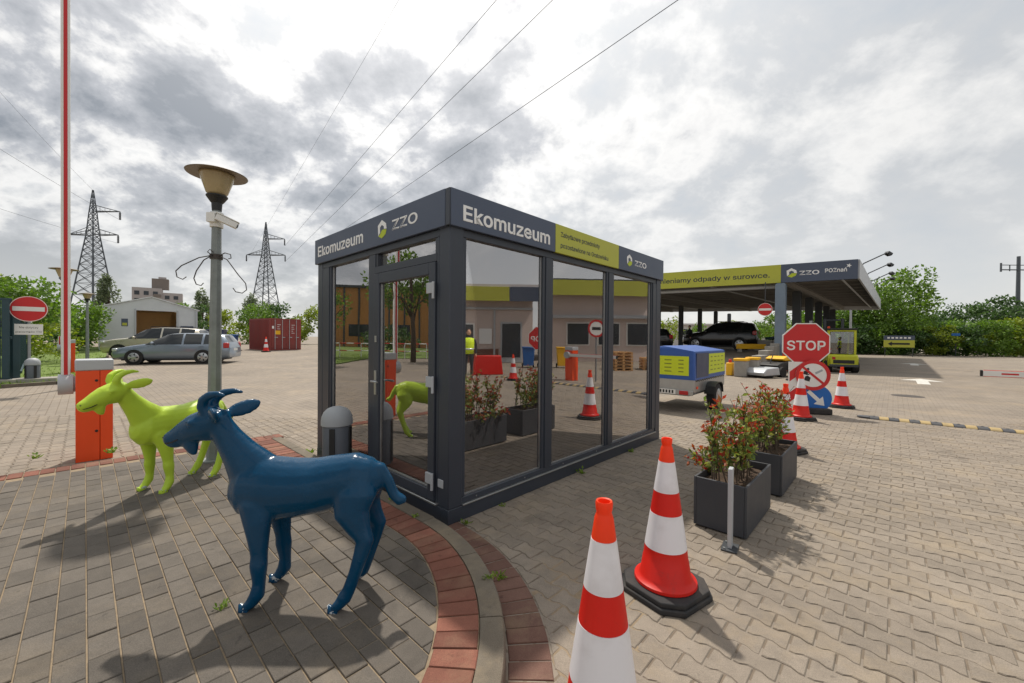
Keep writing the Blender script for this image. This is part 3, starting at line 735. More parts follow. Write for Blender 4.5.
text('Ekomuzeum', (fx, 2.47, 2.385), -Y3, Z3, 0.15, 'white_print', kiosk, width=1.12, bold=0.018)
logo((fx, 0.98, 2.445), -Y3, Z3, 0.17, kiosk)
text('ZZO', (fx, 0.80, 2.405), -Y3, Z3, 0.115, 'white_print', kiosk, width=0.40, bold=0.014)
def kworld(x, y, z=0.0): return (-0.48 + UX * x - UY * y, 3.094 + UY * x + UX * y, z)
# exhibits inside
t_ = thing('green_cabinet', 'pale green old metal cabinet with black cable inside kiosk corner', 'cabinet', kworld(0.33, 0.30, 0.091), ROT)
mb = MB(); mb.box(-0.12, 0.12, -0.12, 0.12, 0, 0.62); mb.build('housing', 'green_metal', t_, bevel=0.02)
mb = MB(); mb.box(-0.07, 0.07, -0.128, -0.1205, 0.42, 0.56); mb.build('panel', 'black_plastic', t_, bevel=0.003)
mb = MB(); mb.tube([(0.05, -0.125, 0.45), (0.07, -0.15, 0.35), (0.06, -0.16, 0.2), (0.02, -0.15, 0.08), (0.06, -0.14, 0.03)], 0.006, 8); mb.build('cable', 'black_plastic', t_, smooth=True)
t_ = thing('display_table', 'low dark display table inside the kiosk', 'table', kworld(2.2, 1.7, 0.091), ROT)
mb = MB(); mb.box(-0.9, 0.9, -0.35, 0.35, 0.70, 0.74); mb.build('table_top', 'interior_floor', t_, bevel=0.004)
for sx in (-0.82, 0.82):
    for sy in (-0.28, 0.28):
        mb = MB(); mb.box(sx - 0.025, sx + 0.025, sy - 0.025, sy + 0.025, 0, 0.699); mb.build('leg', 'steel_dark', t_)
t_ = thing('storage_shelf', 'grey shelf unit with old boxes by the kiosk rear wall', 'shelf', kworld(0.85, 2.1, 0.091), ROT)
for z in (0.1, 0.55, 1.0, 1.45):
    mb = MB(); mb.box(-0.45, 0.45, -0.18, 0.18, z, z + 0.025); mb.build('board', 'steel_dark', t_)
for sx in (-0.47, 0.47):
    mb = MB(); mb.box(sx - 0.018, sx + 0.018, -0.18, 0.18, 0, 1.6); mb.build('upright', 'steel_dark', t_)
for k, (dx, z, m_) in enumerate(((-0.25, 0.576, 'tent_inside'), (0.15, 0.576, 'light_grey_metal'), (-0.1, 1.026, 'wall_render'), (0.28, 1.026, 'container_red'))):
    mb = MB(); mb.box(-0.12, 0.12, -0.1, 0.1, 0, 0.24).box(-0.122, 0.122, -0.102, 0.102, 0.2, 0.235)
    w_ = kworld(0.85 + dx, 2.1, 0.091 + z); o = mb.build('box', m_, None, bevel=0.004); o.location = w_; o.rotation_euler = (0, 0, ROT)
    tag(o, ('brown lidded box on the lower kiosk shelf', 'grey lidded box on the lower kiosk shelf', 'pale lidded box on the upper kiosk shelf', 'red lidded box on the upper kiosk shelf')[k], 'box')

# ================================================================== GOATS
def goat_body(m):
    b = MB(); N = 20
    b.tube([(0.365, 0, 0.585), (0.34, 0, 0.58), (0.29, 0, 0.565), (0.18, 0, 0.56), (0.05, 0, 0.562), (-0.08, 0, 0.575), (-0.19, 0, 0.600), (-0.29, 0, 0.612), (-0.37, 0, 0.615), (-0.415, 0, 0.62)],
           [0.035, 0.07, 0.105, 0.124, 0.130, 0.132, 0.122, 0.112, 0.082, 0.04], N, ell=[0.045, 0.098, 0.145, 0.166, 0.154, 0.140, 0.134, 0.134, 0.106, 0.05])
    b.tube([(0.20, 0, 0.58), (0.255, 0, 0.645), (0.325, 0, 0.735), (0.385, 0, 0.815), (0.425, 0, 0.875), (0.445, 0, 0.91)], [0.10, 0.085, 0.066, 0.055, 0.051, 0.05], N, ell=[0.165, 0.130, 0.092, 0.071, 0.062, 0.060])
    # head
    b.tube([(0.40, 0, 0.92), (0.44, 0, 0.908), (0.50, 0, 0.888), (0.56, 0, 0.868), (0.61, 0, 0.846), (0.655, 0, 0.822), (0.695, 0, 0.805), (0.714, 0, 0.798)],
           [0.042, 0.060, 0.066, 0.060, 0.048, 0.040, 0.036, 0.020], N, ell=[0.048, 0.070, 0.080, 0.074, 0.060, 0.048, 0.038, 0.022])
    b.ball((0.50, 0, 0.855), (0.075, 0.05, 0.06))                # jaw
    b.ball((0.665, 0, 0.780), (0.042, 0.026, 0.018))             # lower lip
    b.ball((0.69, 0, 0.825), (0.03, 0.032, 0.02))                # nose
    b.tube([(0.585, 0, 0.82), (0.585, 0, 0.78), (0.57, 0, 0.745), (0.56, 0, 0.725)], [0.028, 0.026, 0.018, 0.008], 12, ell=[0.045, 0.042, 0.026, 0.010])
    for s in (-1, 1):
        b.ball((0.535, s * 0.052, 0.905), (0.032, 0.020, 0.016)) # brow
        b.tube([(0.475, s * 0.030, 0.94), (0.498, s * 0.036, 0.985), (0.485, s * 0.044, 1.02), (0.45, s * 0.052, 1.045), (0.40, s * 0.062, 1.055), (0.355, s * 0.068, 1.045)],
               [0.026, 0.027, 0.025, 0.022, 0.017, 0.009], 12)
        b.tube([(0.425, s * 0.045, 0.935), (0.405, s * 0.085, 0.945), (0.375, s * 0.125, 0.958), (0.345, s * 0.160, 0.972), (0.33, s * 0.178, 0.980)],
               [0.018, 0.018, 0.017, 0.014, 0.009], 12, ell=[0.022, 0.040, 0.044, 0.032, 0.010])
        # front leg
        b.tube([(0.20, s * 0.045, 0.60), (0.19, s * 0.075, 0.50), (0.178, s * 0.092, 0.42), (0.168, s * 0.10, 0.34), (0.160, s * 0.105, 0.26), (0.160, s * 0.11, 0.215), (0.154, s * 0.115, 0.13), (0.160, s * 0.12, 0.075), (0.184, s * 0.122, 0.04)],
               [0.045, 0.054, 0.048, 0.041, 0.034, 0.037, 0.027, 0.032, 0.027], 14, ell=[0.09, 0.095, 0.070, 0.052, 0.040, 0.043, 0.031, 0.036, 0.030])
        b.tube([(0.172, s * 0.122, 0.05), (0.20, s * 0.124, 0.024), (0.228, s * 0.125, 0.012)], [0.029, 0.032, 0.020], 12, ell=[0.03, 0.026, 0.013])
        # hind leg
        b.tube([(-0.29, s * 0.04, 0.64), (-0.295, s * 0.06, 0.55), (-0.29, s * 0.08, 0.46), (-0.335, s * 0.092, 0.385), (-0.362, s * 0.10, 0.335), (-0.345, s * 0.106, 0.27), (-0.318, s * 0.112, 0.18), (-0.290, s * 0.118, 0.10), (-0.272, s * 0.122, 0.065), (-0.252, s * 0.124, 0.04)],
               [0.055, 0.074, 0.062, 0.044, 0.036, 0.032, 0.028, 0.028, 0.031, 0.026], 14, ell=[0.09, 0.112, 0.090, 0.058, 0.046, 0.038, 0.032, 0.032, 0.036, 0.030])
        b.tube([(-0.262, s * 0.124, 0.05), (-0.236, s * 0.126, 0.024), (-0.208, s * 0.127, 0.012)], [0.029, 0.032, 0.020], 12, ell=[0.03, 0.026, 0.013])
    b.tube([(-0.35, 0, 0.68), (-0.405, 0, 0.665), (-0.445, 0, 0.60), (-0.475, 0, 0.53), (-0.51, 0, 0.50), (-0.54, 0, 0.505)], [0.035, 0.034, 0.029, 0.028, 0.032, 0.018], 12)
    return remeshed(b, 'goat_statue', m, 0.0075, 10)
def goat(m, loc, rz, label):
    o = goat_body(m); o.location = loc; o.rotation_euler = (0, 0, rz); tag(o, label, 'goat statue')
    for s in (-1, 1):
        e = MB(); e.tube([(0.712, s * 0.010, 0.796), (0.69, s * 0.031, 0.792), (0.655, s * 0.035, 0.800), (0.62, s * 0.040, 0.815)], 0.0035, 6); e.build('mouth_line', 'black_plastic', o, smooth=True)
        for hx, hy in ((0.205, 0.124), (-0.232, 0.126)):
            e = MB(); e.tube([(hx - 0.012, s * hy, 0.006), (hx + 0.030, s * (hy + 0.001), 0.006), (hx + 0.036, s * (hy + 0.001), 0.030)], [0.026, 0.022, 0.008], 10); e.build('hoof', m, o, smooth=True)
        e = MB(); e.ball((0.545, s * 0.053, 0.886), (0.016, 0.012, 0.011), 10); e.build('eye', m, o, smooth=True)
        e = MB(); e.ball((0.708, s * 0.020, 0.820), (0.007, 0.006, 0.005), 8); e.build('nostril', 'black_plastic', o, smooth=True)
    return o
goat('goat_blue', (-1.085, 2.10, IH), R(180), 'glossy dark blue goat statue with curved horns, nearest the camera')
goat('goat_green', (-3.04, 3.68, IH), R(256), 'lime green goat statue beside the orange barrier cabinet')

# ================================================================== CONES
def cone(loc, label, orange=True, rz=0.5, sc=1.0, h=0.87):
    m = 'cone_orange' if orange else 'cone_red'
    t_ = thing('traffic_cone', label, 'traffic cone', loc, rz, 'red and white traffic cones'); t_.scale = (sc,) * 3
    s2 = 0.215
    def octp(a, c): return [(-a, -a + c), (-a + c, -a), (a - c, -a), (a, -a + c), (a, a - c), (a - c, a), (-a + c, a), (-a, a - c)]
    mb = MB(); mb.prism(octp(s2, 0.09), (0, 0, 0), X3, Y3, Z3, 0.0, 0.03); mb.prism(octp(s2 - 0.012, 0.086), (0, 0, 0), X3, Y3, Z3, 0.0305, 0.058)
    mb.build('base', 'rubber', t_, bevel=0.006)
    def rad(z): return 0.142 + (0.036 - 0.142) * (z - 0.075) / (0.80 - 0.075)
    zz = [0.09, 0.30, 0.465, 0.585, 0.71, 0.80]
    mb = MB(); mb.lathe([(0.166, 0.058), (0.172, 0.064), (0.170, 0.078), (0.150, 0.088), (rad(0.1), 0.10), (rad(0.19), 0.19), (rad(0.19) - 0.0025, 0.193), (rad(0.26), 0.26)], 40); mb.build('skirt', 'cone_red', t_, auto=True)
    mb = MB(); mb.lathe([(rad(0.261) + 0.0009, 0.261), (rad(0.455) + 0.0009, 0.455)], 40); mb.build('white_sleeve', 'cone_white', t_, auto=True)
    mb = MB(); mb.lathe([(rad(0.456), 0.456), (rad(0.578), 0.578)], 40); mb.build('red_band', 'cone_red', t_, auto=True)
    mb = MB(); mb.lathe([(rad(0.579) + 0.0009, 0.579), (rad(0.748) + 0.0009, 0.748)], 40); mb.build('white_sleeve', 'cone_white', t_, auto=True)
    mb = MB(); mb.lathe([(rad(0.749), 0.749), (rad(0.82), 0.82), (0.029, 0.832), (0.026, 0.84), (0.029, 0.85), (0.0305, 0.872), (0.028, 0.88), (0.022, 0.878), (0.020, 0.86)], 32); mb.build('tip', m, t_, auto=True)
    return t_
cone((0.33, 1.42, 0), 'traffic cone nearest the camera, cut off by the lower picture edge', True, R(20))
cone((0.90, 2.33, 0), 'traffic cone on black rubber base in front of the planters', True, R(34))
cone((7.2, 8.80, 0), 'traffic cone standing alone right of the stop sign', True, R(40))
cone((5.33, 7.43, 0), 'traffic cone right in front of the round prohibition sign', True, R(10))
cone((3.60, 5.30, 0), 'traffic cone hidden by the leaves of the far planter', True, R(25))
cone((10.2, 14.6, 0), 'traffic cone beside the ride-on sweeper', True, R(0))
cone((-17.9, 29.4, gz(-17.9, 29.4)), 'traffic cone in front of the red shipping container', True, R(0), 1.25)
cone((-20.6, 30.5, gz(-20.6, 30.5)), 'small traffic cone between the blue bin and the container', True, R(0), 0.8)
# one more stands of frame to the right and show in the kiosk glass
cone((10.2, 4.3, 0), 'traffic cone seen mirrored in the first kiosk pane', True, R(0))

# ================================================================== PLANTERS WITH SHRUBS
def leafquad(mb, c, d, n, l, w):
    d = d.normalized(); s_ = d.cross(n)
    if s_.length < 1e-4: s_ = Vector((1, 0, 0))
    s_ = s_.normalized(); up = s_.cross(d)
    c = Vector(c)
    mb.add([c, c + d * l * 0.45 + s_ * w * 0.5 + up * l * 0.05, c + d * l, c + d * l * 0.45 - s_ * w * 0.5 + up * l * 0.05], [(0, 1, 2, 3)])
def rv(r_): return Vector((r_.gauss(0, 1), r_.gauss(0, 1), r_.gauss(0, 1))).normalized()
def planter(corner, label, plant_label, seed, trail):
    r_ = random.Random(seed)
    t_ = thing('planter', label, 'planter', (corner[0], corner[1], 0), ROT, 'dark planter boxes beside the kiosk')
    L_, W_, H_ = 0.78, 0.37, 0.385; th = 0.018
    def pb(nm, m_, *b, bev=0.004):
        mb = MB(); mb.box(*b); return mb.build(nm, m_, t_, bevel=bev)
    pb('wall', 'planter_grey', 0, L_, 0, th, 0.012, H_); pb('wall', 'planter_grey', 0, L_, W_ - th, W_, 0.012, H_)
    pb('wall', 'planter_grey', 0.0005, th, th + 0.0005, W_ - th - 0.0005, 0.012, H_ - 0.0005); pb('wall', 'planter_grey', L_ - th, L_ - 0.0005, th + 0.0005, W_ - th - 0.0005, 0.012, H_ - 0.0005)
    pb('bottom', 'black_plastic', 0.02, L_ - 0.02, 0.02, W_ - 0.02, 0, 0.04)
    mb = MB(); n1, n2 = 14, 8
    for j in range(n2 + 1):
        for i in range(n1 + 1): mb.v.append((th + 0.001 + (L_ - 2 * th - 0.002) * i / n1, th + 0.001 + (W_ - 2 * th - 0.002) * j / n2, H_ - 0.05 + r_.gauss(0, 0.010)))
    for j in range(n2):
        for i in range(n1): mb.f.append((j * (n1 + 1) + i, j * (n1 + 1) + i + 1, (j + 1) * (n1 + 1) + i + 1, (j + 1) * (n1 + 1) + i))
    mb.build('soil', 'soil', t_)
    p = thing('photinia_shrub', plant_label, 'shrub', (corner[0], corner[1], H_ - 0.05), ROT, 'photinia shrubs in the planters')
    stems, gl_, rd = MB(), MB(), MB()
    for k in range(28):
        b0 = Vector((r_.uniform(0.08, L_ - 0.08), r_.uniform(0.07, W_ - 0.07), 0))
        hh = r_.uniform(0.30, 0.70); lean = Vector((r_.gauss(0, 0.13), r_.gauss(0, 0.12), 0))
        if trail and k < 5: hh = r_.uniform(0.08, 0.14); lean = Vector((r_.uniform(-0.1, 0.0), r_.uniform(0.1, 0.22), 0)); b0.y = W_ - 0.06
        pts = [b0 + lean * (q * q) * 1.2 + Vector((r_.gauss(0, 0.008), r_.gauss(0, 0.008), hh * q)) for q in (0, 0.25, 0.5, 0.75, 1.0)]
        stems.tube(pts, [0.006, 0.005, 0.004, 0.003, 0.002], 5)
        twigs = [(pts, 0.2)]
        for q in range(r_.randint(2, 4)):
            s0 = pts[r_.randint(1, 3)]; dv = Vector((r_.gauss(0, 1), r_.gauss(0, 1), r_.uniform(0.6, 1.6))).normalized() * r_.uniform(0.08, 0.18)
            tp = [s0, s0 + dv * 0.5 + Vector((0, 0, -0.005)), s0 + dv]; stems.tube(tp, [0.003, 0.0025, 0.0015], 4); twigs.append((tp, 0.0))
        redtip = r_.random() < 0.55
        for tp, st0 in twigs:
            n_l = 17 if st0 else 12
            for q in range(n_l):
                f_ = st0 + (1 - st0) * (q + r_.random()) / n_l; f_ = min(f_, 0.999)
                ii = int(f_ * (len(tp) - 1)); ff = f_ * (len(tp) - 1) - ii
                c = tp[ii].lerp(tp[ii + 1], ff)
                d = (rv(r_) + Vector((0, 0, 0.45))); l_ = r_.uniform(0.036, 0.068)
                tipzone = f_ > 0.72 and redtip or r_.random() < 0.10
                leafquad(rd if tipzone else gl_, c, d, rv(r_), l_, l_ * 0.46)
    stems.build('stem', 'bark', p)
    o = gl_.build('foliage', 'leaf_shrub', p); o['kind'] = 'stuff'
    o = rd.build('young_foliage', 'leaf_red', p); o['kind'] = 'stuff'; o['label'] = 'red young leaves at the shoot tips'
planter((1.701, 2.897), 'dark grey planter box nearest the camera, behind the metal post', 'photinia shrub with red shoot tips in the near planter', 3, True)
planter((2.496, 3.703), 'dark grey planter box farther back, behind the near planter', 'photinia shrub with red shoot tips in the far planter', 5, False)
t_ = thing('metal_post', 'short flat galvanised post on a foot plate before the planter', 'post', (1.531, 2.802, 0), ROT + R(8))
mb = MB(); mb.box(-0.07, 0.07, -0.05, 0.05, 0.001, 0.010); mb.build('foot_plate', 'steel_dark', t_, bevel=0.002)
mb = MB(); mb.box(-0.036, 0.036, -0.014, 0.014, 0.0105, 0.56); mb.build('upright', 'light_grey_metal', t_, bevel=0.004)
for sx in (-0.055, 0.055):
    mb = MB(); mb.tube([(sx, 0.03, 0.0102), (sx, 0.03, 0.02)], 0.008, 6); mb.build('bolt', 'galvanised', t_)

# ================================================================== DOMED BINS
def bin_(loc, label, rz, sc=1.0):
    t_ = thing('litter_bin', label, 'bin', loc, rz, 'round bins with light grey domes'); t_.scale = (sc,) * 3
    mb = MB(); mb.lathe([(0.135, 0.0), (0.14, 0.01), (0.145, 0.50), (0.14, 0.515)], 36); mb.build('body', 'dark_plastic', t_, auto=True)
    mb = MB()
    for a in (-60, 20, 115, 200):
        mb.obox((0.148 * math.cos(R(a)), 0.148 * math.sin(R(a)), 0.26), 0.012, 0.055, 0.48, R(a))
    mb.build('recess', 'black_plastic', t_, bevel=0.003)
    mb = MB(); mb.lathe([(0.150, 0.516), (0.157, 0.522), (0.157, 0.565), (0.150, 0.61), (0.130, 0.655), (0.095, 0.69), (0.05, 0.708), (0.012, 0.714)], 40); mb.build('dome', 'grey_plastic', t_, auto=True)
    return t_
bin_((-1.72, 3.98, IH), 'dark grey bin with light dome against the kiosk side window', R(-25), 0.93)
bin_((-13.95, 11.75, 0.0), 'dark grey bin with light dome below the no-entry sign', R(-40), 1.05)

# ================================================================== LAMP POSTS
def lamp(loc, label, h, camera=False, hooks=False, sc=1.0, tilt=0.0):
    t_ = thing('street_lamp', label, 'street lamp', loc, 0, 'grey lamp posts with a wide hat')
    t_.rotation_euler = (0, tilt, 0)
    mb = MB(); mb.tube([(0, 0, 0), (0, 0, 0.4), (0, 0, h - 0.42)], [0.068, 0.066, 0.042], 8); mb.build('pole', 'pole_paint', t_, auto=True)
    mb = MB(); mb.lathe([(0.12, 0.0), (0.12, 0.015), (0.075, 0.02)], 16); mb.build('foot', 'pole_paint', t_, auto=True)
    mb = MB(); mb.lathe([(0.045, h - 0.44), (0.05, h - 0.36), (0.06, h - 0.35), (0.10, h - 0.29), (0.098, h - 0.28)], 24); mb.build('socket', 'black_plastic', t_, auto=True)
    mb = MB(); mb.lathe([(0.075, h - 0.279), (0.10, h - 0.25), (0.13, h - 0.16), (0.16, h - 0.07), (0.163, h - 0.05)], 32); mb.build('lantern', 'lamp_amber', t_, smooth=True)
    mb = MB(); mb.lathe([(0.165, h - 0.049), (0.275, h - 0.062), (0.28, h - 0.055), (0.25, h - 0.042), (0.165, h - 0.025), (0.08, h - 0.012), (0.03, h)], 40); mb.build('hat', 'lamp_hat', t_, auto=True)
    if camera:
        c = MB(); c.tube([(0, 0, h - 0.62), (0, 0, h - 0.46)], 0.062, 12); c.obox((0.0, -0.07, h - 0.53), 0.09, 0.05, 0.10, 0)
        q = c.build('camera_bracket', 'white_paint', t_, bevel=0.004)
        c = MB(); c.obox((0.13, -0.03, h - 0.56), 0.20, 0.065, 0.065, R(30), Matrix.Rotation(R(22), 3, 'Y')); c.obox((0.14, -0.025, h - 0.522), 0.22, 0.075, 0.01, R(30), Matrix.Rotation(R(22), 3, 'Y'))
        v = c.build('security_camera', 'white_paint', t_, bevel=0.008)
        c = MB(); c.tube([(0.211, 0.017, h - 0.597), (0.216, 0.02, h - 0.599)], 0.022, 16); c.build('lens', 'black_plastic', v)
    if hooks:
        hd = Vector((0.8, 0.6, 0))
        for pts in ([(-0.03, 2.20), (-0.14, 2.16), (-0.28, 2.06), (-0.325, 2.00), (-0.315, 1.94), (-0.27, 1.92), (-0.24, 1.95)],
                    [(-0.03, 2.20), (-0.10, 2.14), (-0.16, 2.02), (-0.18, 1.94), (-0.16, 1.88), (-0.12, 1.87), (-0.10, 1.90)],
                    [(0.03, 2.20), (0.10, 2.17), (0.20, 2.02), (0.27, 1.93), (0.28, 1.86), (0.24, 1.82), (0.18, 1.83), (0.155, 1.87)],
                    [(-0.03, 2.20), (-0.07, 2.23), (-0.05, 2.26), (-0.02, 2.23)], [(0.03, 2.20), (0.08, 2.24), (0.13, 2.23), (0.135, 2.19), (0.11, 2.18)]):
            c = MB(); c.tube([hd * a_ + Vector((0.03, -0.05, z_)) for a_, z_ in pts], 0.0055, 6); c.build('flower_basket_hook', 'iron', t_, smooth=True)
        c = MB(); c.tube([(0, 0, 2.17), (0, 0, 2.22)], 0.062, 10); c.build('hook_collar', 'iron', t_)
    return t_
lamp((-3.215, 4.36, IH), 'near lamp post with wide hat, security camera and basket hooks', 3.13, True, True, 1.0, R(0.55))
lamp((-11.75, 10.6, 0.0), 'lamp post with wide hat behind the raised barrier arm', 3.20)
lamp((-19.45, 18.5, gz(-19.45, 18.5)), 'farthest lamp post, on the lawn beside the white tent', 3.3)

# ================================================================== BARRIERS
def barrier(loc, label, rz, arm, arm_len=3.0, hgt=1.15):
    t_ = thing('car_park_barrier', label, 'barrier', loc, rz, 'orange barrier cabinets')
    mb = MB(); mb.box(-0.15, 0.042, -0.16, 0.16, 0.0, hgt - 0.125); mb.build('door', 'orange_paint', t_, bevel=0.006)
    mb = MB(); mb.box(0.045, 0.15, -0.16, 0.16, 0.0, hgt - 0.125); mb.build('housing', 'orange_paint', t_, bevel=0.006)
    mb = MB(); mb.box(-0.156, 0.156, -0.166, 0.166, hgt - 0.124, hgt); mb.build('cap', 'light_grey_metal', t_, bevel=0.012)
    for z in (0.34, hgt - 0.24):
        mb = MB(); mb.tube([(0.015, -0.1605, z), (0.015, -0.168, z)], 0.014, 12); mb.build('lock', 'black_plastic', t_)
    mb = MB(); mb.tube([(-0.151, 0.0, hgt - 0.28), (-0.165, 0, hgt - 0.28), (-0.167, 0, hgt - 0.28), (-0.285, 0, hgt - 0.28)], [0.09, 0.09, 0.115, 0.115], 28); mb.build('hub', 'light_grey_metal', t_, auto=True)
    hz = hgt - 0.28
    if arm == 'up': d, s_ = Vector((0, 0, 1)), Vector((0, 1, 0))
    else: d, s_ = Vector((0, arm, 0)), Vector((0, 0, 1))
    xo = Vector((-0.225, 0, hz))
    def seg(a, b, wd, th, m_, nm, par, push=0.0):
        q = MB(); n = s_.cross(d).normalized()
        q.prism([(-wd / 2, -th / 2), (wd / 2, -th / 2), (wd / 2, th / 2), (-wd / 2, th / 2)], xo, s_, n, d, a, b)
        return q.build(nm, m_, par, bevel=0.004)
    if arm == 'up':
        # flat faces of the raised arm look towards the entrance lane
        a_ = MB(); a_.box(-0.262, -0.188, -0.028, 0.028, hz + 0.02, hz + arm_len); a_ = a_.build('arm', 'white_paint', t_, bevel=0.006)
        q = MB(); q.box(-0.240, -0.210, -0.0305, 0.0305, hz + 0.1, hz + arm_len - 0.002); q.build('red_stripe', 'red_paint', a_)
    elif arm:
        a_ = seg(0.0, arm_len, 0.10, 0.05, 'white_paint', 'arm', t_)
        y0 = arm_len - 0.42
        while y0 < arm_len - 0.3:
            q = MB(); q.box(-0.2515, -0.1985, min(arm * y0, arm * (y0 + 0.2)), max(arm * y0, arm * (y0 + 0.2)), hz - 0.014, hz + 0.014); y0 += 0.62; q.build('red_stripe', 'red_paint', a_)
        q = MB(); e0, e1 = sorted((arm * 0.1, arm * (arm_len - 0.01)))
        q.box(-0.247, -0.203, e0, e1, hz + 0.0505, hz + 0.058).box(-0.247, -0.203, e0, e1, hz - 0.058, hz - 0.0505); q.build('edge_strip', 'cone_red', a_)
        q = MB(); e0, e1 = sorted((arm * arm_len, arm * (arm_len + 0.03))); q.box(-0.252, -0.198, e0, e1, hz - 0.055, hz + 0.055); q.build('end_cap', 'black_plastic', a_)
    return t_
barrier((-4.90, 4.74, 0), 'orange barrier cabinet beside the green goat with its arm raised upright', ROT, 'up', 5.2, 1.16)
barrier((-15.9, 14.5, 0), 'orange barrier cabinet farther back on the left, partly hidden', ROT, 'up', 0.4, 1.25)
barrier((10.28, 6.33, 0), 'barrier with white and red arm lowered, cabinet beyond the right edge', ROT + R(3.5), 1, 1.95, 1.16)

# ================================================================== SIGNS
def disc(mb, c, ax, ay, r, d0, d1, n=40, r_in=None):
    az = Vector(ax).cross(Vector(ay))
    if r_in is None: mb.prism([(r * math.cos(2 * math.pi * i / n), r * math.sin(2 * math.pi * i / n)) for i in range(n)], c, ax, ay, az, d0, d1)
    else:
        c, ax, ay = Vector(c), Vector(ax), Vector(ay); b0 = len(mb.v)
        for i in range(n):
            q = ax * math.cos(2 * math.pi * i / n) + ay * math.sin(2 * math.pi * i / n)
            for rr, d in ((r_in, d0), (r, d0), (r, d1), (r_in, d1)): mb.v.append(tuple(c + q * rr + az * d))
        for i in range(n):
            j = (i + 1) % n
            for k in range(4): mb.f.append((b0 + i * 4 + k, b0 + j * 4 + k, b0 + j * 4 + (k + 1) % 4, b0 + i * 4 + (k + 1) % 4))
    return mb
def face_cam(x, y): return math.atan2(-x, y)          # rotation so local -y looks at the camera
NX, NZ = X3, Z3
def no_entry(t_, c, r, dy=0.0):
    """round no entry sign facing local -y"""
    mb = disc(MB(), (c[0], c[1] + dy, c[2]), NX, NZ, r, 0.0, 0.012); q = mb.build('sign_plate', 'red_paint', t_, bevel=0.002)
    mb = disc(MB(), (c[0], c[1] + dy, c[2]), NX, NZ, r * 0.985, 0.0125, 0.014, r_in=r * 0.945); o = mb.build('rim', 'white_paint', q); fix_normals(o)
    mb = MB(); mb.box(c[0] - r * 0.82, c[0] + r * 0.82, c[1] + dy - 0.015, c[1] + dy - 0.0125, c[2] - r * 0.17, c[2] + r * 0.17); mb.build('white_bar', 'white_paint', q)
    mb = disc(MB(), (c[0], c[1] + dy + 0.003, c[2]), NX, NZ, r * 0.99, 0.0, 0.002); mb.build('sign_back', 'galvanised', q)
# NX x NZ = -y, so the extrusion points towards local -y
t_ = thing('no_entry_sign', 'round red no-entry sign with text plate by the teal gate', 'road sign', (-14.05, 11.75, 0), R(46))
mb = MB(); mb.tube([(0, 0.03, 0.16), (0, 0.03, 2.4)], 0.035, 12); mb.build('pole', 'galvanised', t_)
mb = MB(); mb.box(-0.75, 0.55, -0.3, 0.3, 0, 0.16); mb.build('concrete_base', 'concrete', t_, bevel=0.02)
no_entry(t_, (0, -0.01, 2.17), 0.37)
mb = MB(); mb.box(-0.27, 0.27, -0.022, -0.01, 1.42, 1.73); q = mb.build('text_plate', 'white_paint', t_, bevel=0.002)
text('Nie dotyczy', (0, -0.0225, 1.605), X3, Z3, 0.075, 'black_print', q, width=0.36, align='CENTER')
text('pracowników ZZO', (0, -0.0225, 1.48), X3, Z3, 0.07, 'black_print', q, width=0.49, align='CENTER')

sx_, sy_ = 6.02, 8.12
t_ = thing('sign_stand', 'stand with red STOP octagon, round prohibition sign and blue arrow disc', 'road sign', (sx_, sy_, 0), face_cam(sx_, sy_) + R(22))
mb = MB(); mb.box(-0.22, 0.30, -0.20, 0.28, 0, 0.11); mb.build('base', 'rubber', t_, bevel=0.02)
mb = MB(); mb.tube([(0, 0.04, 0.111), (0, 0.04, 1.85)], 0.025, 12); mb.build('pole', 'galvanised', t_)
def octo(r): return [(r * math.cos(R(22.5 + 45 * i)), r * math.sin(R(22.5 + 45 * i))) for i in range(8)]
cS = (-0.10, 0.0, 1.38)
mb = MB(); mb.prism(octo(0.455), cS, NX, NZ, (0, -1, 0), 0, 0.010); q = mb.build('stop_plate', 'white_paint', t_)
mb = MB(); mb.prism(octo(0.432), cS, NX, NZ, (0, -1, 0), 0.0105, 0.013); mb.build('red_field', 'red_paint', q)
text('STOP', (cS[0], -0.0135, cS[2] - 0.12), X3, Z3, 0.245, 'white_paint', q, width=0.68, align='CENTER', bold=0.015)
mb = MB(); mb.prism(octo(0.45), cS, NX, NZ, (0, -1, 0), -0.004, -0.001); mb.build('sign_back', 'galvanised', q)
# striped board left of the pole
mb = MB(); mb.box(-0.42, -0.12, -0.062, -0.05, 0.12, 1.02); q = mb.build('striped_board', 'white_paint', t_, bevel=0.003)
for z0 in (0.20, 0.62):
    mb = MB(); mb.prism([(-0.40, z0), (-0.14, z0 + 0.22), (-0.14, z0 + 0.42), (-0.40, z0 + 0.2)], (0, -0.0625, 0), NX, NZ, (0, -1, 0), 0, 0.0015); mb.build('red_stripe', 'red_paint', q)
cN = (0.0, -0.075, 0.76)
mb = disc(MB(), cN, NX, NZ, 0.30, 0, 0.010); q = mb.build('prohibition_plate', 'white_paint', t_)
mb = disc(MB(), cN, NX, NZ, 0.302, 0.0105, 0.014, r_in=0.235); o = mb.build('red_ring', 'red_paint', q); fix_normals(o)
mb = MB(); a = R(-42); dv = Vector((math.cos(a), math.sin(a))); nv = Vector((-dv.y, dv.x)); hwid = 0.022
mb.prism([tuple(dv * -0.236 + nv * -hwid), tuple(dv * 0.236 + nv * -hwid), tuple(dv * 0.236 + nv * hwid), tuple(dv * -0.236 + nv * hwid)], cN, NX, NZ, (0, -1, 0), 0.0125, 0.0145); mb.build('red_slash', 'red_paint', q)
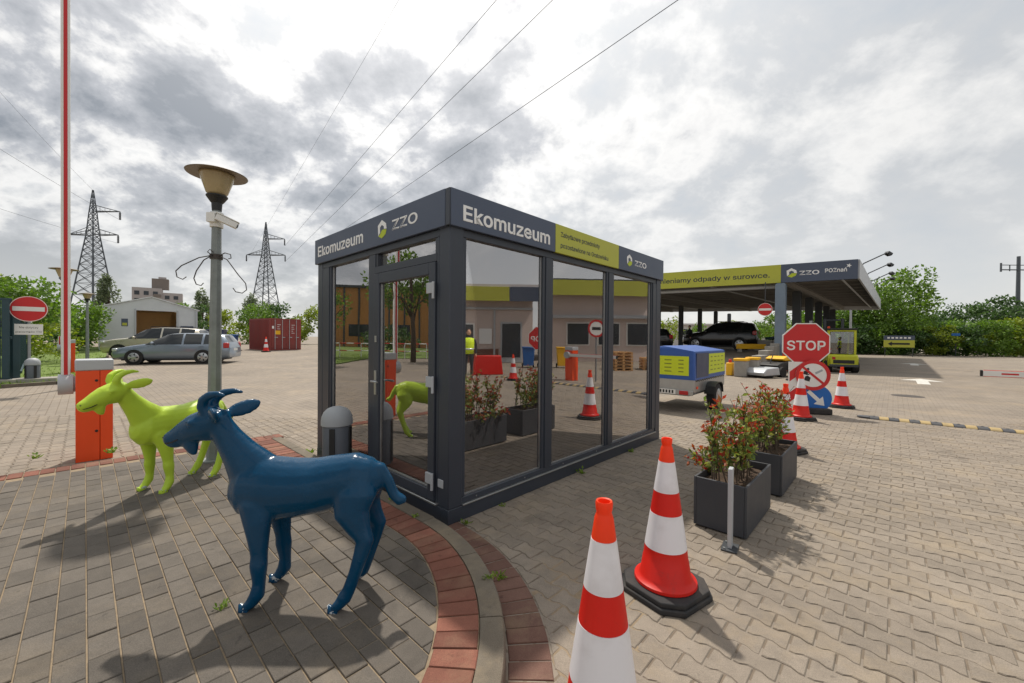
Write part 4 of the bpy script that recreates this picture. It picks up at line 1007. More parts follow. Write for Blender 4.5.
# pictogram: a hand with a burning match, and a cigarette
pic = MB()
for poly in ([(-0.16, -0.10), (-0.06, -0.13), (-0.04, -0.05), (-0.09, -0.01), (-0.13, -0.02)], [(-0.17, 0.02), (-0.10, 0.0), (-0.08, 0.05), (-0.12, 0.09), (-0.16, 0.08)], [(-0.10, 0.09), (-0.06, 0.11), (-0.08, 0.15), (-0.12, 0.13)], [(-0.09, -0.005), (-0.04, 0.03), (-0.05, 0.045), (-0.10, 0.01)]):
    pic.prism(poly, cN, NX, NZ, (0, -1, 0), 0.0102, 0.0112)
o = pic.build('pictogram', 'black_print', q); fix_normals(o)
pic = MB(); pic.prism([(0.05, 0.02), (0.17, 0.09), (0.155, 0.125), (0.03, 0.055)], cN, NX, NZ, (0, -1, 0), 0.0102, 0.0112); o = pic.build('pictogram', 'grey_plastic', q); fix_normals(o)
cB = (0.07, -0.055, 0.30)
mb = disc(MB(), cB, NX, NZ, 0.27, 0, 0.010); q = mb.build('arrow_plate', 'blue_sign', t_)
mb = MB(); a = R(-45); dv = Vector((math.cos(a), math.sin(a))); nv = Vector((-dv.y, dv.x))
ar = [dv * -0.2 + nv * -0.035, dv * 0.05 + nv * -0.035, dv * 0.05 + nv * -0.11, dv * 0.2, dv * 0.05 + nv * 0.11, dv * 0.05 + nv * 0.035, dv * -0.2 + nv * 0.035]
mb.prism([tuple(v) for v in ar], cB, NX, NZ, (0, -1, 0), 0.0105, 0.012); mb.build('arrow', 'white_paint', q)

# ================================================================== SPEED BUMP, ROAD MARKINGS
b0, b1 = Vector((6.76, 7.62, 0)), Vector((8.21, 6.44, 0)); bd = (b1 - b0).normalized(); bn = Vector((-bd.y, bd.x, 0))
t_ = thing('speed_bump', 'low rubber speed bump with yellow and black blocks', 'speed bump', b0)
prof = [(-0.12, 0.0), (-0.11, 0.018), (-0.07, 0.034), (-0.03, 0.040), (0.03, 0.040), (0.07, 0.034), (0.11, 0.018), (0.12, 0.0)]
for i in range(44):
    mb = MB(); mb.prism(prof, bd * (i * 0.135 + 0.003), bn, Z3, bd, 0, 0.129)
    o = mb.build('block', 'bump_black' if i % 2 == 0 else 'bump_yellow', t_, bevel=0.004); fix_normals(o)
    if i % 2 == 0:
        mb = MB(); c = bd * (i * 0.135 + 0.067); mb.tube([c + Vector((0, 0, 0.0405)), c + Vector((0, 0, 0.046))], 0.02, 8); mb.build('bolt', 'steel_dark', t_)
mb = MB(); mb.prism([(0, -0.12), (0, 0.12), (-0.15, 0.08), (-0.18, 0), (-0.15, -0.08)], (0, 0, 0), bd, bn, Z3, 0, 0.03); o = mb.build('end_piece', 'bump_black', t_, bevel=0.008); fix_normals(o)
def arrow_mark(c, d, sc):
    d = Vector((d[0], d[1], 0)).normalized(); n = Vector((-d.y, d.x, 0))
    p = [(-1.2, -0.14), (0.2, -0.14), (0.2, -0.5), (1.2, 0), (0.2, 0.5), (0.2, 0.14), (-1.2, 0.14)]
    mb = MB(); mb.prism([(u * sc, v * sc) for u, v in p], (c[0], c[1], -0.0035), d, n, Z3, 0.0, 0.0005); o = mb.build('road_arrow', 'road_paint'); fix_normals(o); return struct(o)
arrow_mark((15.0, 14.75), (UX, UY), 1.15); arrow_mark((25.6, 25.7), (UX, UY), 1.3)
mb = MB(); mb.lathe([(0.33, -0.0035), (0.33, -0.002)], 32, (10.55, 10.75, 0)); o = mb.build('manhole_cover', 'iron'); tag(o, 'dark round manhole cover in the yard behind the speed bump', 'manhole cover')

# ================================================================== CANOPY
CO = (13.5, 20.3, 0)
canopy = thing('drive_through_canopy', 'large flat drive-through canopy on steel columns with lime and navy fascia', 'canopy', CO)
A_, B_, C_, D_ = Vector((16.07, 18.85, 0)), Vector((33.7, 37.1, 0)), Vector((14.0, 43.5, 0)), Vector((-3.0, 30.3, 0))
fd = (D_ - A_).normalized(); fnrm = Vector((fd.y, -fd.x, 0)); fnrm = fnrm if fnrm.y < 0 else -fnrm
sdv = (B_ - A_).normalized(); ZT, ZB = 5.25, 4.34
def wb(mb, name, m_, par=canopy, **kw):
    o = mb.build(name, m_, par, off=CO, **kw); return o
def poly_prism(pts, z0, z1):
    mb = MB(); mb.prism([(p.x, p.y) for p in pts], (0, 0, 0), X3, Y3, Z3, z0, z1); return mb
o = wb(poly_prism([A_, B_, C_, D_], 4.95, 5.12), 'roof_deck', 'canopy_steel'); fix_normals(o)
def strip(p, q, th, z0, z1, nrm, name, m_, par=canopy):
    mb = MB(); mb.prism([(0, 0), ((q - p).length, 0), ((q - p).length, th), (0, th)], p, (q - p).normalized(), nrm, Z3, z0, z1); o = wb(mb, name, m_, par, bevel=0.006); fix_normals(o); return o
split = A_ + fd * 2.98
strip(A_, split, 0.10, ZB, ZT, fnrm, 'fascia', 'navy_panel')
strip(split + fd * 0.004, D_, 0.10, ZB, ZT, fnrm, 'fascia', 'lime_panel')
sn = Vector((sdv.y, -sdv.x, 0))
ribm = strip(A_, B_, 0.08, ZB + 0.02, ZT, sn, 'fascia', 'light_grey_metal')
strip(B_, C_, 0.08, ZB, ZT, Vector((0.3, 0.95, 0)).normalized(), 'fascia', 'light_grey_metal')
tx = -fd
fo = fnrm * 0.101
def ft(s_, dist, h_, w_, m_, z): 
    p = A_ + fd * dist + fo; return text(s_, (p.x, p.y, z), tx, Z3, h_, m_, canopy, width=w_, bold=0.016, off=CO)
ft('Zamieniamy odpady w surowce.', 3.45 + 5.9, 0.32, 5.9, 'dark_print', 4.64)
p = A_ + fd * 2.55 + fo; logo((p.x, p.y, 4.80), tx, Z3, 0.46, canopy, off=CO)
ft('ZZO', 2.22, 0.26, 0.78, 'white_print', 4.67); ft('POZnań', 1.22, 0.24, 0.82, 'white_print', 4.72)
# the little star of the town mark
p = A_ + fd * 0.33 + fo; mb = MB()
mb.prism([(0.11 * math.cos(R(36 * i)) * (1 if i % 2 == 0 else 0.4), 0.11 * math.sin(R(36 * i)) * (1 if i % 2 == 0 else 0.4)) for i in range(10)], (p.x, p.y, 4.98), tx, Z3, fnrm, 0, 0.002); o = wb(mb, 'emblem', 'white_print'); fix_normals(o)
# beams under the deck
def beam(p, q, w_, z0, z1, name='beam', m_='canopy_steel'):
    mb = MB(); d = (q - p).normalized(); n = Vector((-d.y, d.x, 0)); L_ = (q - p).length
    mb.prism([(0, -w_ / 2), (L_, -w_ / 2), (L_, w_ / 2), (0, w_ / 2)], p, d, n, Z3, z1 - 0.03, z1); mb.prism([(0, -w_ / 2), (L_, -w_ / 2), (L_, w_ / 2), (0, w_ / 2)], p, d, n, Z3, z0, z0 + 0.03)
    mb.prism([(0, -0.012), (L_, -0.012), (L_, 0.012), (0, 0.012)], p, d, n, Z3, z0 + 0.031, z1 - 0.031); o = wb(mb, name, m_); fix_normals(o)
for k in range(13):
    f_ = (k + 0.5) / 13; p = A_.lerp(B_, f_); q = D_.lerp(C_, f_); beam(p.lerp(q, 0.004), p.lerp(q, 0.996), 0.16, 4.62, 4.945)
for f_ in (0.13, 0.5, 0.85):
    p = A_.lerp(D_, f_); q = B_.lerp(C_, f_); beam(p.lerp(q, 0.01), p.lerp(q, 0.99), 0.22, 4.30, 4.615)
for f_ in (0.03, 0.3, 0.7):
    p = A_.lerp(D_, f_); q = B_.lerp(C_, f_); mb = MB(); mb.tube([p.lerp(q, .02) + Vector((0, 0, 4.5)), p.lerp(q, .98) + Vector((0, 0, 4.5))], 0.05, 8); wb(mb, 'pipe', 'light_grey_metal')
mb = MB(); p = A_ + fd * 3.1 - fnrm * 0.5; q = D_ - fnrm * 0.5; mb.tube([p + Vector((0, 0, 4.22)), q + Vector((0, 0, 4.22))], 0.10, 10); wb(mb, 'gutter_pipe', 'light_grey_metal')
def column(x, y, w_, m_='steel_blue', z0=0.0):
    mb = MB(); mb.obox((x, y, (4.3 + z0) / 2), w_, w_, 4.3 - z0, ROT); c_ = wb(mb, 'column', m_, bevel=0.01)
    mb = MB(); mb.obox((x, y, z0 + 0.012), w_ + 0.15, w_ + 0.15, 0.024, ROT); mb.build('base_plate', 'steel_dark', c_, off=CO)
    for sx in (-1, 1):
        mb = MB(); mb.obox((x + U3.x * sx * (w_ / 2 + 0.02), y + U3.y * sx * (w_ / 2 + 0.02), (4.28 + z0) / 2 + 0.1), 0.035, w_ + 0.06, 4.28 - z0 - 0.25, ROT); mb.build('flange', m_, c_, off=CO)
for k in range(6):
    column(13.47 + 3.105 * k, 20.29 + 3.258 * k, 0.36 if k == 0 else 0.34, 'steel_blue' if k == 0 else 'steel_dark')
for k in range(-1, 4): column(14.2 + 3.1 * k, 34.0 + 3.26 * k, 0.24, 'steel_dark')
column(3.0, 27.2, 0.34, 'steel_blue')
# floodlights on arms above the right-hand edge
for k, f_ in enumerate((0.08, 0.24, 0.40, 0.52)):
    p = A_.lerp(B_, f_) + Vector((0, 0, 5.2)); q = p + Vector((1.25, -0.05, 0.68))
    mb = MB(); mb.tube([p, p + Vector((0.12, -0.01, 0.14)), q], 0.03, 6); a_ = wb(mb, 'floodlight_arm', 'steel_dark')
    mb = MB(); mb.obox(q + Vector((0.08, 0, -0.04)), 0.24, 0.24, 0.13, 0, Matrix.Rotation(R(30), 3, 'Y')); mb.build('floodlight', 'steel_dark', a_, bevel=0.02, off=CO)
    mb = MB(); mb.obox(q + Vector((0.03, 0, -0.112)), 0.2, 0.2, 0.012, 0, Matrix.Rotation(R(30), 3, 'Y')); mb.build('lens', 'clear_glass', a_, off=CO)
t_ = thing('no_entry_sign', 'round red no-entry sign hanging under the canopy front', 'road sign', (12.35, 19.75, 2.95), R(-30))
no_entry(t_, (0, 0, 0), 0.31)
mb = MB(); mb.tube([(0, 0.02, 0.25), (0, 0.02, 1.34)], 0.02, 8); mb.build('hanger', 'steel_dark', t_)

# ================================================================== RAMP AND YARD UNDER THE CANOPY
def uvp(t0, s0): return Vector((9.15, 15.85, 0)) + U3 * t0 + V3 * s0
mb = MB(); P_ = [uvp(0.5, 0.3), uvp(9.5, 0.3), uvp(9.5, 9.0), uvp(0.5, 9.0)]
mb.add([(p.x, p.y, z) for p, z in zip(P_, (-0.02, 0.74, 0.74, -0.02))] + [(P_[1].x, P_[1].y, -0.1), (P_[2].x, P_[2].y, -0.1)], [(0, 1, 2, 3), (0, 4, 1), (3, 2, 5), (1, 4, 5, 2), (0, 3, 5, 4)])
o = mb.build('ramp', 'ground_paving'); fix_normals(o); struct(o)
mb = poly_prism([uvp(9.5, 0.3), uvp(33, 0.3), uvp(33, 16), uvp(9.5, 9.0)], -0.1, 0.74); o = mb.build('raised_yard', 'ground_paving'); fix_normals(o); struct(o)
RW = thing('retaining_wall', 'stepped grey concrete retaining wall beside the ramp', 'wall', tuple(uvp(0, 0)))
for k, (t0, t1, h_) in enumerate(((1.0, 2.2, 0.55), (2.21, 3.4, 0.78), (3.41, 4.6, 0.98), (4.61, 5.8, 1.16), (5.81, 7.6, 1.3), (7.61, 9.4, 1.45), (9.41, 12, 1.5), (12.01, 15, 1.5), (15.01, 19, 1.5))):
    mb = MB(); d = uvp((t0 + t1) / 2, 0.08); mb.obox((d.x, d.y, h_ / 2), t1 - t0, 0.38, h_, ROT); mb.build('concrete_block', 'concrete', RW, bevel=0.02, off=tuple(uvp(0, 0)))
for k, (t0, s0, hh, lab) in enumerate(((0.15, 0.15, 0.62, 'yellow-capped concrete block at the foot of the ramp wall'), (0.72, -0.12, 0.66, 'yellow-capped concrete block leaning on the ramp wall start'))):
    p = uvp(t0, s0); t_ = thing('concrete_block', lab, 'concrete block', tuple(p), ROT + R(4 * k))
    mb = MB(); mb.box(-0.25, 0.25, -0.22, 0.22, 0, hh); mb.build('block', 'concrete', t_, bevel=0.03)
    mb = MB(); mb.box(-0.27, 0.27, -0.24, 0.24, hh + 0.001, hh + 0.1); mb.build('painted_cap', 'yellow_paint', t_, bevel=0.02)
p = uvp(0.35, 0.62); t_ = thing('yellow_block', 'solid yellow bollard block at the ramp foot', 'bollard', tuple(p), ROT); mb = MB(); mb.box(-0.16, 0.16, -0.12, 0.12, 0, 0.52); mb.build('block', 'yellow_paint', t_, bevel=0.03); mb = MB(); mb.box(-0.05, 0.05, -0.05, 0.05, 0.521, 0.66); mb.build('peg', 'red_tube', t_, bevel=0.01)
t_ = thing('guard_beam', 'long yellow guard beam across the raised yard', 'guard beam', (14.2, 24.0, 0.74), R(4))
mb = MB(); mb.box(-0.85, 0.85, -0.12, 0.12, 0.18, 0.48); mb.build('beam', 'yellow_paint', t_, bevel=0.02)
for sx in (-0.7, 0.7): 
    mb = MB(); mb.box(sx - 0.08, sx + 0.08, -0.1, 0.1, 0, 0.179); mb.build('foot', 'concrete', t_)
t_ = thing('parapet', 'grey concrete parapet at the back of the raised yard', 'wall', (18.9, 27.5, 0.74), R(3))
for k in range(4):
    mb = MB(); mb.box(-2.6 + k * 1.3 + 0.01, -1.3 + k * 1.3 - 0.01, -0.15, 0.15, 0, 0.72); mb.build('concrete_block', 'concrete', t_, bevel=0.02)
t_ = thing('tarpaulin_roll', 'dark blue rolled tarpaulin lying on the parapet', 'tarpaulin', (18.2, 27.45, 1.46), R(3)); mb = MB(); mb.tube([(-1.0, 0, 0.11), (-0.4, 0.02, 0.13), (0.3, -0.01, 0.12), (1.0, 0, 0.11)], [0.09, 0.12, 0.115, 0.09], 12); mb.build('roll', 'teal_steel', t_, smooth=True)
for sx in (-0.5, 0.5):
    mb = MB(); mb.tube([(sx - 0.02, 0, 0.125), (sx + 0.02, 0, 0.125)], 0.125, 12); mb.build('strap', 'black_plastic', t_)
# red tubular fence panel near the first column
t_ = thing('crowd_barrier', 'red tubular crowd barrier beside the first canopy column', 'barrier', (12.65, 18.7, 0), R(50))
for pts in ([(-0.7, 0, 0), (-0.7, 0, 1.1), (0.7, 0, 1.1), (0.7, 0, 0)], [(-0.7, 0, 0.3), (0.7, 0, 0.3)]):
    mb = MB(); mb.tube(pts, 0.025, 8); mb.build('tube_frame', 'red_tube', t_)
for k in range(6):
    x = -0.5 + k * 0.2; mb = MB(); mb.tube([(x, 0, 0.3), (x, 0, 1.1)], 0.012, 6); mb.build('bar', 'red_tube', t_)

# ================================================================== CARS
def wheel(t_, x, y, r, w_):
    s = 1 if y > 0 else -1
    mb = MB(); mb.tube([(x, y - s * w_, r), (x, y - s * w_ * 0.9, r), (x, y - s * 0.015, r), (x, y, r)], [r * 0.9, r, r, r * 0.92], 28); wh = mb.build('wheel', 'tyre', t_, auto=True)
    mb = MB(); mb.tube([(x, y + s * 0.001, r), (x, y + s * 0.012, r)], [r * 0.68, r * 0.62], 24)
    mb.build('rim', 'rim', wh, auto=True)
    mb = MB()
    for k in range(5):
        a = R(72 * k + 36); mb.obox((x + math.cos(a) * r * 0.45, y + s * 0.013, r + math.sin(a) * r * 0.45), r * 0.30, 0.006, r * 0.16, 0, Matrix.Rotation(-a, 3, 'Y'))
    mb.build('rim_gap', 'black_plastic', wh)
def car(loc, rz, label, paint, stn, wheels, wr, glass_iv, shield_iv, W, lights, rails=False, name='parked_car'):
    """stn: (x, z_low, z_belt, z_top, half width belt, half width top)"""
    t_ = thing(name, label, 'car', loc, rz, 'parked cars')
    body, win = MB(), MB(); rows = []
    for (x, zl, zb, zt, wbelt, wtop) in stn:
        hwid = W / 2 * (0.97 if abs(x) < 1.9 else 0.93)
        hwid = min(hwid, wbelt + 0.06)
        rows.append([(x, 0, zl), (x, hwid * 0.88, zl), (x, hwid, zl + 0.12), (x, hwid + 0.012, (zl + zb) / 2 + 0.06), (x, wbelt, zb), (x, (wbelt + wtop) / 2 + 0.01, (zb + zt) / 2), (x, wtop, zt - 0.035), (x, wtop * 0.72, zt - 0.004), (x, 0, zt)])
    def quad(mbx, a, b, c, d): mbx.add([a, b, c, d], [(0, 1, 2, 3)])
    def mir(p): return (p[0], -p[1], p[2])
    for i in range(len(rows) - 1):
        for j in range(8):
            tgt = body
            if i in glass_iv and j in (4, 5): tgt = win
            if i in shield_iv and j in (6, 7): tgt = win
            a, b, c, d = rows[i][j], rows[i][j + 1], rows[i + 1][j + 1], rows[i + 1][j]
            quad(tgt, a, b, c, d); quad(tgt, mir(d), mir(c), mir(b), mir(a))
    for rr in (rows[0], rows[-1]):
        body.add(rr + [mir(p) for p in reversed(rr[1:-1])], [tuple(range(len(rr) * 2 - 2))])
    def fin(mbx, nm, m_):
        o = mbx.build(nm, m_, t_); bm = bmesh.new(); bm.from_mesh(o.data); bmesh.ops.remove_doubles(bm, verts=bm.verts, dist=0.0005); bmesh.ops.recalc_face_normals(bm, faces=bm.faces); bm.to_mesh(o.data); bm.free()
        o.data.shade_smooth(); o.data.set_sharp_from_angle(angle=R(50)); return o
    fin(body, 'body', paint); fin(win, 'window', 'car_glass')
    for x in wheels:
        for s in (-1, 1):
            mb = MB(); mb.tube([(x, s * (W / 2 - 0.20), wr), (x, s * (W / 2 + 0.014), wr)], wr * 1.14, 24); mb.build('wheel_arch', 'black_plastic', t_)
            wheel(t_, x, s * (W / 2 + 0.022), wr, 0.2)
    xf, xr, zf, zr = lights
    for s in (-1, 1):
        mb = MB(); mb.obox((xf, s * (W / 2 - 0.22), zf), 0.22, 0.32, 0.14, R(-18 * s)); mb.build('headlight', 'headlight', t_, bevel=0.04)
        mb = MB(); mb.obox((xr, s * (W / 2 - 0.12), zr), 0.24, 0.20, 0.26, R(10 * s)); mb.build('tail_light', 'tail_red', t_, bevel=0.04)
        x = [p for p in stn][3][0]
        mb = MB(); mb.obox((x - 0.32, s * (W / 2 + 0.08), stn[3][2] + 0.09), 0.12, 0.20, 0.13); mb.build('mirror', paint, t_, bevel=0.04)
        for xx in (x - 1.25, x - 2.2):
            mb = MB(); mb.obox((xx, s * (W / 2 + 0.012), stn[4][2] - 0.08), 0.18, 0.03, 0.03); mb.build('door_handle', paint, t_, bevel=0.008)
        if rails:
            mb = MB(); z = max(q[3] for q in stn); mb.tube([(0.2, s * 0.56, z - 0.01), (0.1, s * 0.56, z + 0.04), (-1.5, s * 0.56, z + 0.03), (-1.65, s * 0.56, z - 0.02)], 0.018, 6); mb.build('roof_rail', 'black_plastic', t_)
    mb = MB(); mb.box(stn[-1][0] - 0.012, stn[-1][0] - 0.001, -0.26, 0.26, 0.62, 0.73); mb.build('number_plate', 'white_paint', t_)
    mb = MB(); mb.box(stn[0][0] + 0.001, stn[0][0] + 0.012, -0.26, 0.26, 0.42, 0.53); mb.build('number_plate', 'white_paint', t_)
    mb = MB(); mb.box(-2.0, 2.0, -W / 2 + 0.2, W / 2 - 0.2, 0.16, 0.3); mb.build('underbody', 'black_plastic', t_)
    return t_
EST = [(2.36, .32, .58, .62, .62, .50), (2.22, .22, .66, .72, .78, .66), (1.7, .20, .78, .86, .85, .74), (1.0, .20, .88, .97, .86, .76), (0.30, .20, .91, 1.38, .86, .60), (0.05, .2, .92, 1.44, .86, .60), (-0.42, .2, .92, 1.47, .86, .60), (-0.50, .2, .92, 1.47, .86, .60),
       (-1.22, .2, .93, 1.46, .86, .60), (-1.31, .2, .93, 1.455, .86, .60), (-1.92, .2, .95, 1.42, .84, .58), (-2.08, .22, .97, 1.38, .82, .56), (-2.30, .26, .98, 1.05, .78, .60), (-2.38, .3, .75, .80, .74, .60)]
SUV = [(2.38, .40, .78, .84, .66, .54), (2.25, .30, .88, .96, .82, .70), (1.75, .28, .98, 1.07, .88, .78), (1.05, .28, 1.06, 1.15, .90, .80), (0.40, .28, 1.08, 1.60, .90, .64), (0.15, .28, 1.08, 1.68, .90, .64), (-0.40, .28, 1.09, 1.72, .90, .64), (-0.48, .28, 1.09, 1.72, .90, .64),
       (-1.25, .28, 1.10, 1.71, .90, .64), (-1.34, .28, 1.10, 1.705, .90, .64), (-1.98, .28, 1.11, 1.66, .88, .62), (-2.12, .3, 1.12, 1.60, .86, .60), (-2.30, .34, 1.10, 1.22, .82, .66), (-2.38, .38, .80, .86, .78, .64)]
GI, SI = {3, 4, 5, 7, 9}, {3, 11}
heading = math.atan2(19.3 - 20.6, -18.6 + 14.2)
car((-16.4, 19.95, gz(-16.4, 19.95)), heading, 'blue-grey estate car parked nearest on the left', 'car_bluegrey', EST, (1.42, -1.30), 0.315, GI, SI, 1.78, (2.16, -2.24, .66, .88))
car((-20.3, 23.3, gz(-20.3, 23.3)), heading, 'beige sport utility car parked behind the blue-grey estate', 'car_beige', SUV, (1.45, -1.35), 0.36, GI, SI, 1.88, (2.2, -2.22, .88, 1.05), True)
car((14.95, 29.0, 0.74), R(142), 'large black sport utility car standing under the canopy', 'car_black', SUV, (1.45, -1.35), 0.38, GI, SI, 1.95, (2.2, -2.22, .88, 1.05), True).scale = (1, 1, 1.13)
car((8.3, 27.6, 0.74), R(176), 'second black car under the canopy, mostly behind the kiosk', 'car_black', EST, (1.42, -1.30), 0.315, GI, SI, 1.78, (2.16, -2.24, .66, .88))

# ================================================================== TRAILER
tr = thing('cargo_trailer', 'small cargo trailer with blue tarpaulin and lime advert panels', 'trailer', (3.52, 7.78, 0), math.atan2(0.727, 0.66))
# local x: forward (away), local -y: the side seen on the right
TL, TW = 2.05, 1.25
def tp(nm, m_, *b, bev=0.006, par=tr):
    mb = MB(); mb.box(*b); return mb.build(nm, m_, par, bevel=bev)
tp('tub', 'aluminium', 0, TL, 0, TW, 0.42, 0.70)
tp('chassis', 'galvanised', 0.03, TL - 0.03, 0.1, TW - 0.1, 0.34, 0.415)
tp('rear_beam', 'aluminium', -0.03, 0.0, 0.02, TW - 0.02, 0.36, 0.455)
mb = MB(); z0, z1 = 0.66, 1.22
mb.add([(-0.012, -0.012, z0), (TL + 0.012, -0.012, z0), (TL + 0.012, TW + 0.012, z0), (-0.012, TW + 0.012, z0), (0.0, 0.0, z1), (TL, 0, z1), (TL, TW, z1), (0, TW, z1), (0.06, TW / 2, z1 + 0.10), (TL - 0.06, TW / 2, z1 + 0.10)],
       [(0, 1, 5, 4), (1, 2, 6, 5), (2, 3, 7, 6), (3, 0, 4, 7), (4, 5, 9, 8), (7, 8, 9, 6), (4, 8, 7), (5, 6, 9)])
mb.build('tarpaulin', 'tarp_blue', tr, bevel=0.02)
tp('advert_panel', 'tarp_lime', -0.016, -0.010, 0.10, TW - 0.06, 0.74, 1.12, bev=0); q = tp('advert_panel', 'tarp_lime', 0.85, TL - 0.05, -0.016, -0.010, 0.74, 1.16, bev=0)
tp('navy_panel', 'tarp_navy', 0.08, 0.84, -0.015, -0.009, 0.70, 1.18, bev=0)
mb = MB()
for k in range(4):
    for j in range(4):
        w_ = 0.10 + 0.04 * ((k * 3 + j) % 3); y = 0.2 + j * 0.235
        mb.box(-0.0175, -0.0165, y, y + w_, 1.03 - k * 0.075, 1.03 - k * 0.075 + 0.022)
mb.build('small_print', 'lime_print', tr)
mb = MB()
for k in range(4):
    for j in range(4): mb.box(0.95 + j * 0.25, 0.95 + j * 0.25 + 0.12 + 0.04 * ((k + j) % 2), -0.0175, -0.0165, 1.08 - k * 0.09, 1.08 - k * 0.09 + 0.022)
mb.build('small_print', 'lime_print', tr)
for x in [0.05 + 0.13 * i for i in range(15)]:
    mb = MB(); mb.tube([(x, -0.008, 0.665), (x + 0.065, -0.014, 0.625), (x + 0.13, -0.008, 0.665)], 0.005, 5); mb.build('lacing', 'black_plastic', tr)
for y in (0.10, TW - 0.28):
    tp('tail_light', 'tail_red', -0.055, -0.031, y, y + 0.17, 0.37, 0.45, bev=0.008)
tp('number_plate', 'white_paint', -0.045, -0.032, 0.34, 0.82, 0.37, 0.46, bev=0)
mb = MB()
for k in range(7): mb.box(-0.0465, -0.0455, 0.38 + k * 0.06, 0.38 + k * 0.06 + 0.035, 0.385, 0.445)
mb.build('plate_characters', 'black_print', tr)
tp('side_marker', 'orange_paint', 0.12, 0.20, -0.012, -0.002, 0.48, 0.53, bev=0.003)
for s, y in ((-1, -0.17), (1, TW + 0.17)):
    wh = MB(); wh.tube([(0.98, y - s * 0.15, 0.27), (0.98, y - s * 0.16, 0.27), (0.98, y - s * 0.015, 0.27), (0.98, y, 0.27)], [0.24, 0.27, 0.27, 0.245], 28); wh = wh.build('wheel', 'tyre', tr, auto=True)
    mb = MB(); mb.tube([(0.98, y + s * 0.001, 0.27), (0.98, y + s * 0.01, 0.27)], [0.17, 0.15], 20); mb.build('rim', 'rim', wh, auto=True)
    mb = MB(); pts = [(0.66, 0.36), (0.69, 0.50), (0.79, 0.565), (0.98, 0.58), (1.17, 0.565), (1.27, 0.50), (1.30, 0.36)]
    ya, yb = sorted((y - s * 0.19, y + s * 0.01)); mb.prism(pts + [(a, b - 0.02) for a, b in reversed(pts)], (0, ya, 0), X3, Z3, Y3, 0, yb - ya); o = mb.build('mudguard', 'black_plastic', tr, auto=True); fix_normals(o)
mb = MB(); mb.tube([(TL, TW / 2, 0.42), (TL + 0.6, TW / 2, 0.42), (TL + 0.95, TW / 2, 0.45)], 0.035, 8); mb.tube([(TL + 0.95, TW / 2, 0.45), (TL + 1.1, TW / 2, 0.45)], 0.05, 8); mb.build('drawbar', 'galvanised', tr)
mb = MB(); mb.tube([(TL + 0.7, TW / 2 - 0.07, 0.001), (TL + 0.7, TW / 2 - 0.07, 0.5)], 0.02, 8); mb.build('jockey_leg', 'galvanised', tr)

# ================================================================== FORKLIFT
fk = thing('forklift', 'yellow-green forklift truck with cab under the canopy corner', 'forklift', (15.6, 19.35, 0), R(62))
def fb(nm, m_, *b, bev=0.02):
    mb = MB(); mb.box(*b); return mb.build(nm, m_, fk, bevel=bev)
# local x forward (towards the mast)
mb = MB(); mb.prism([(-1.05, 0.28), (0.75, 0.28), (0.78, 0.55), (0.55, 0.78), (-0.1, 0.78), (-0.2, 0.84), (-0.95, 0.82), (-1.12, 0.66)], (0, -0.55, 0), X3, Z3, Y3, 0, 1.1); o = mb.build('body', 'forklift_yellow', fk, bevel=0.03); fix_normals(o)
for sx, sy in ((-0.75, -0.5), (-0.75, 0.5), (0.62, -0.5), (0.62, 0.5)):
    mb = MB(); mb.tube([(sx, sy, 1.95) if sx < 0 else (0.38, sy, 1.95), (sx, sy, 0.8)], 0.035, 8); mb.build('cab_pillar', 'forklift_yellow', fk)
fb('cab_roof', 'black_plastic', -0.85, 0.45, -0.56, 0.56, 1.95, 2.03)
fb('grille', 'black_plastic', -1.19, -1.181, -0.38, 0.38, 0.42, 0.58, bev=0)
fb('beacon', 'orange_paint', -0.3, -0.2, 0.35, 0.45, 2.031, 2.13)
fb('bumper', 'steel_dark', -1.22, -1.181, -0.52, 0.52, 0.26, 0.38)
fb('side_window', 'clear_glass', -0.70, 0.40, -0.505, -0.495, 0.95, 1.92, bev=0); fb('side_window', 'clear_glass', -0.70, 0.40, 0.495, 0.505, 0.95, 1.92, bev=0); fb('rear_window', 'clear_glass', -0.79, -0.78, -0.42, 0.42, 0.86, 1.86, bev=0)
fb('window_frame', 'forklift_yellow', -0.74, -0.70, -0.52, -0.49, 0.82, 1.94, bev=0.005); fb('window_frame', 'forklift_yellow', -0.699, 0.40, -0.52, -0.49, 0.86, 0.94, bev=0.005); fb('window_frame', 'forklift_yellow', -0.699, 0.40, -0.52, -0.49, 1.87, 1.94, bev=0.005)
fb('window_frame', 'forklift_yellow', -0.80, -0.77, -0.50, -0.44, 0.84, 1.94, bev=0.005); fb('window_frame', 'forklift_yellow', -0.80, -0.77, 0.44, 0.50, 0.84, 1.94, bev=0.005); fb('window_frame', 'forklift_yellow', -0.80, -0.77, -0.439, 0.439, 1.88, 1.94, bev=0.005)
fb('counterweight', 'forklift_yellow', -1.18, -1.06, -0.5, 0.5, 0.3, 0.78, bev=0.04)
fb('seat', 'black_plastic', -0.5, -0.05, -0.25, 0.25, 0.9, 1.05); fb('seat_back', 'black_plastic', -0.55, -0.42, -0.24, 0.24, 1.05, 1.55, bev=0.04)
mb = MB(); mb.tube([(0.2, 0, 0.85), (0.28, 0, 1.2)], 0.025, 8); mb.build('steering_column', 'black_plastic', fk)
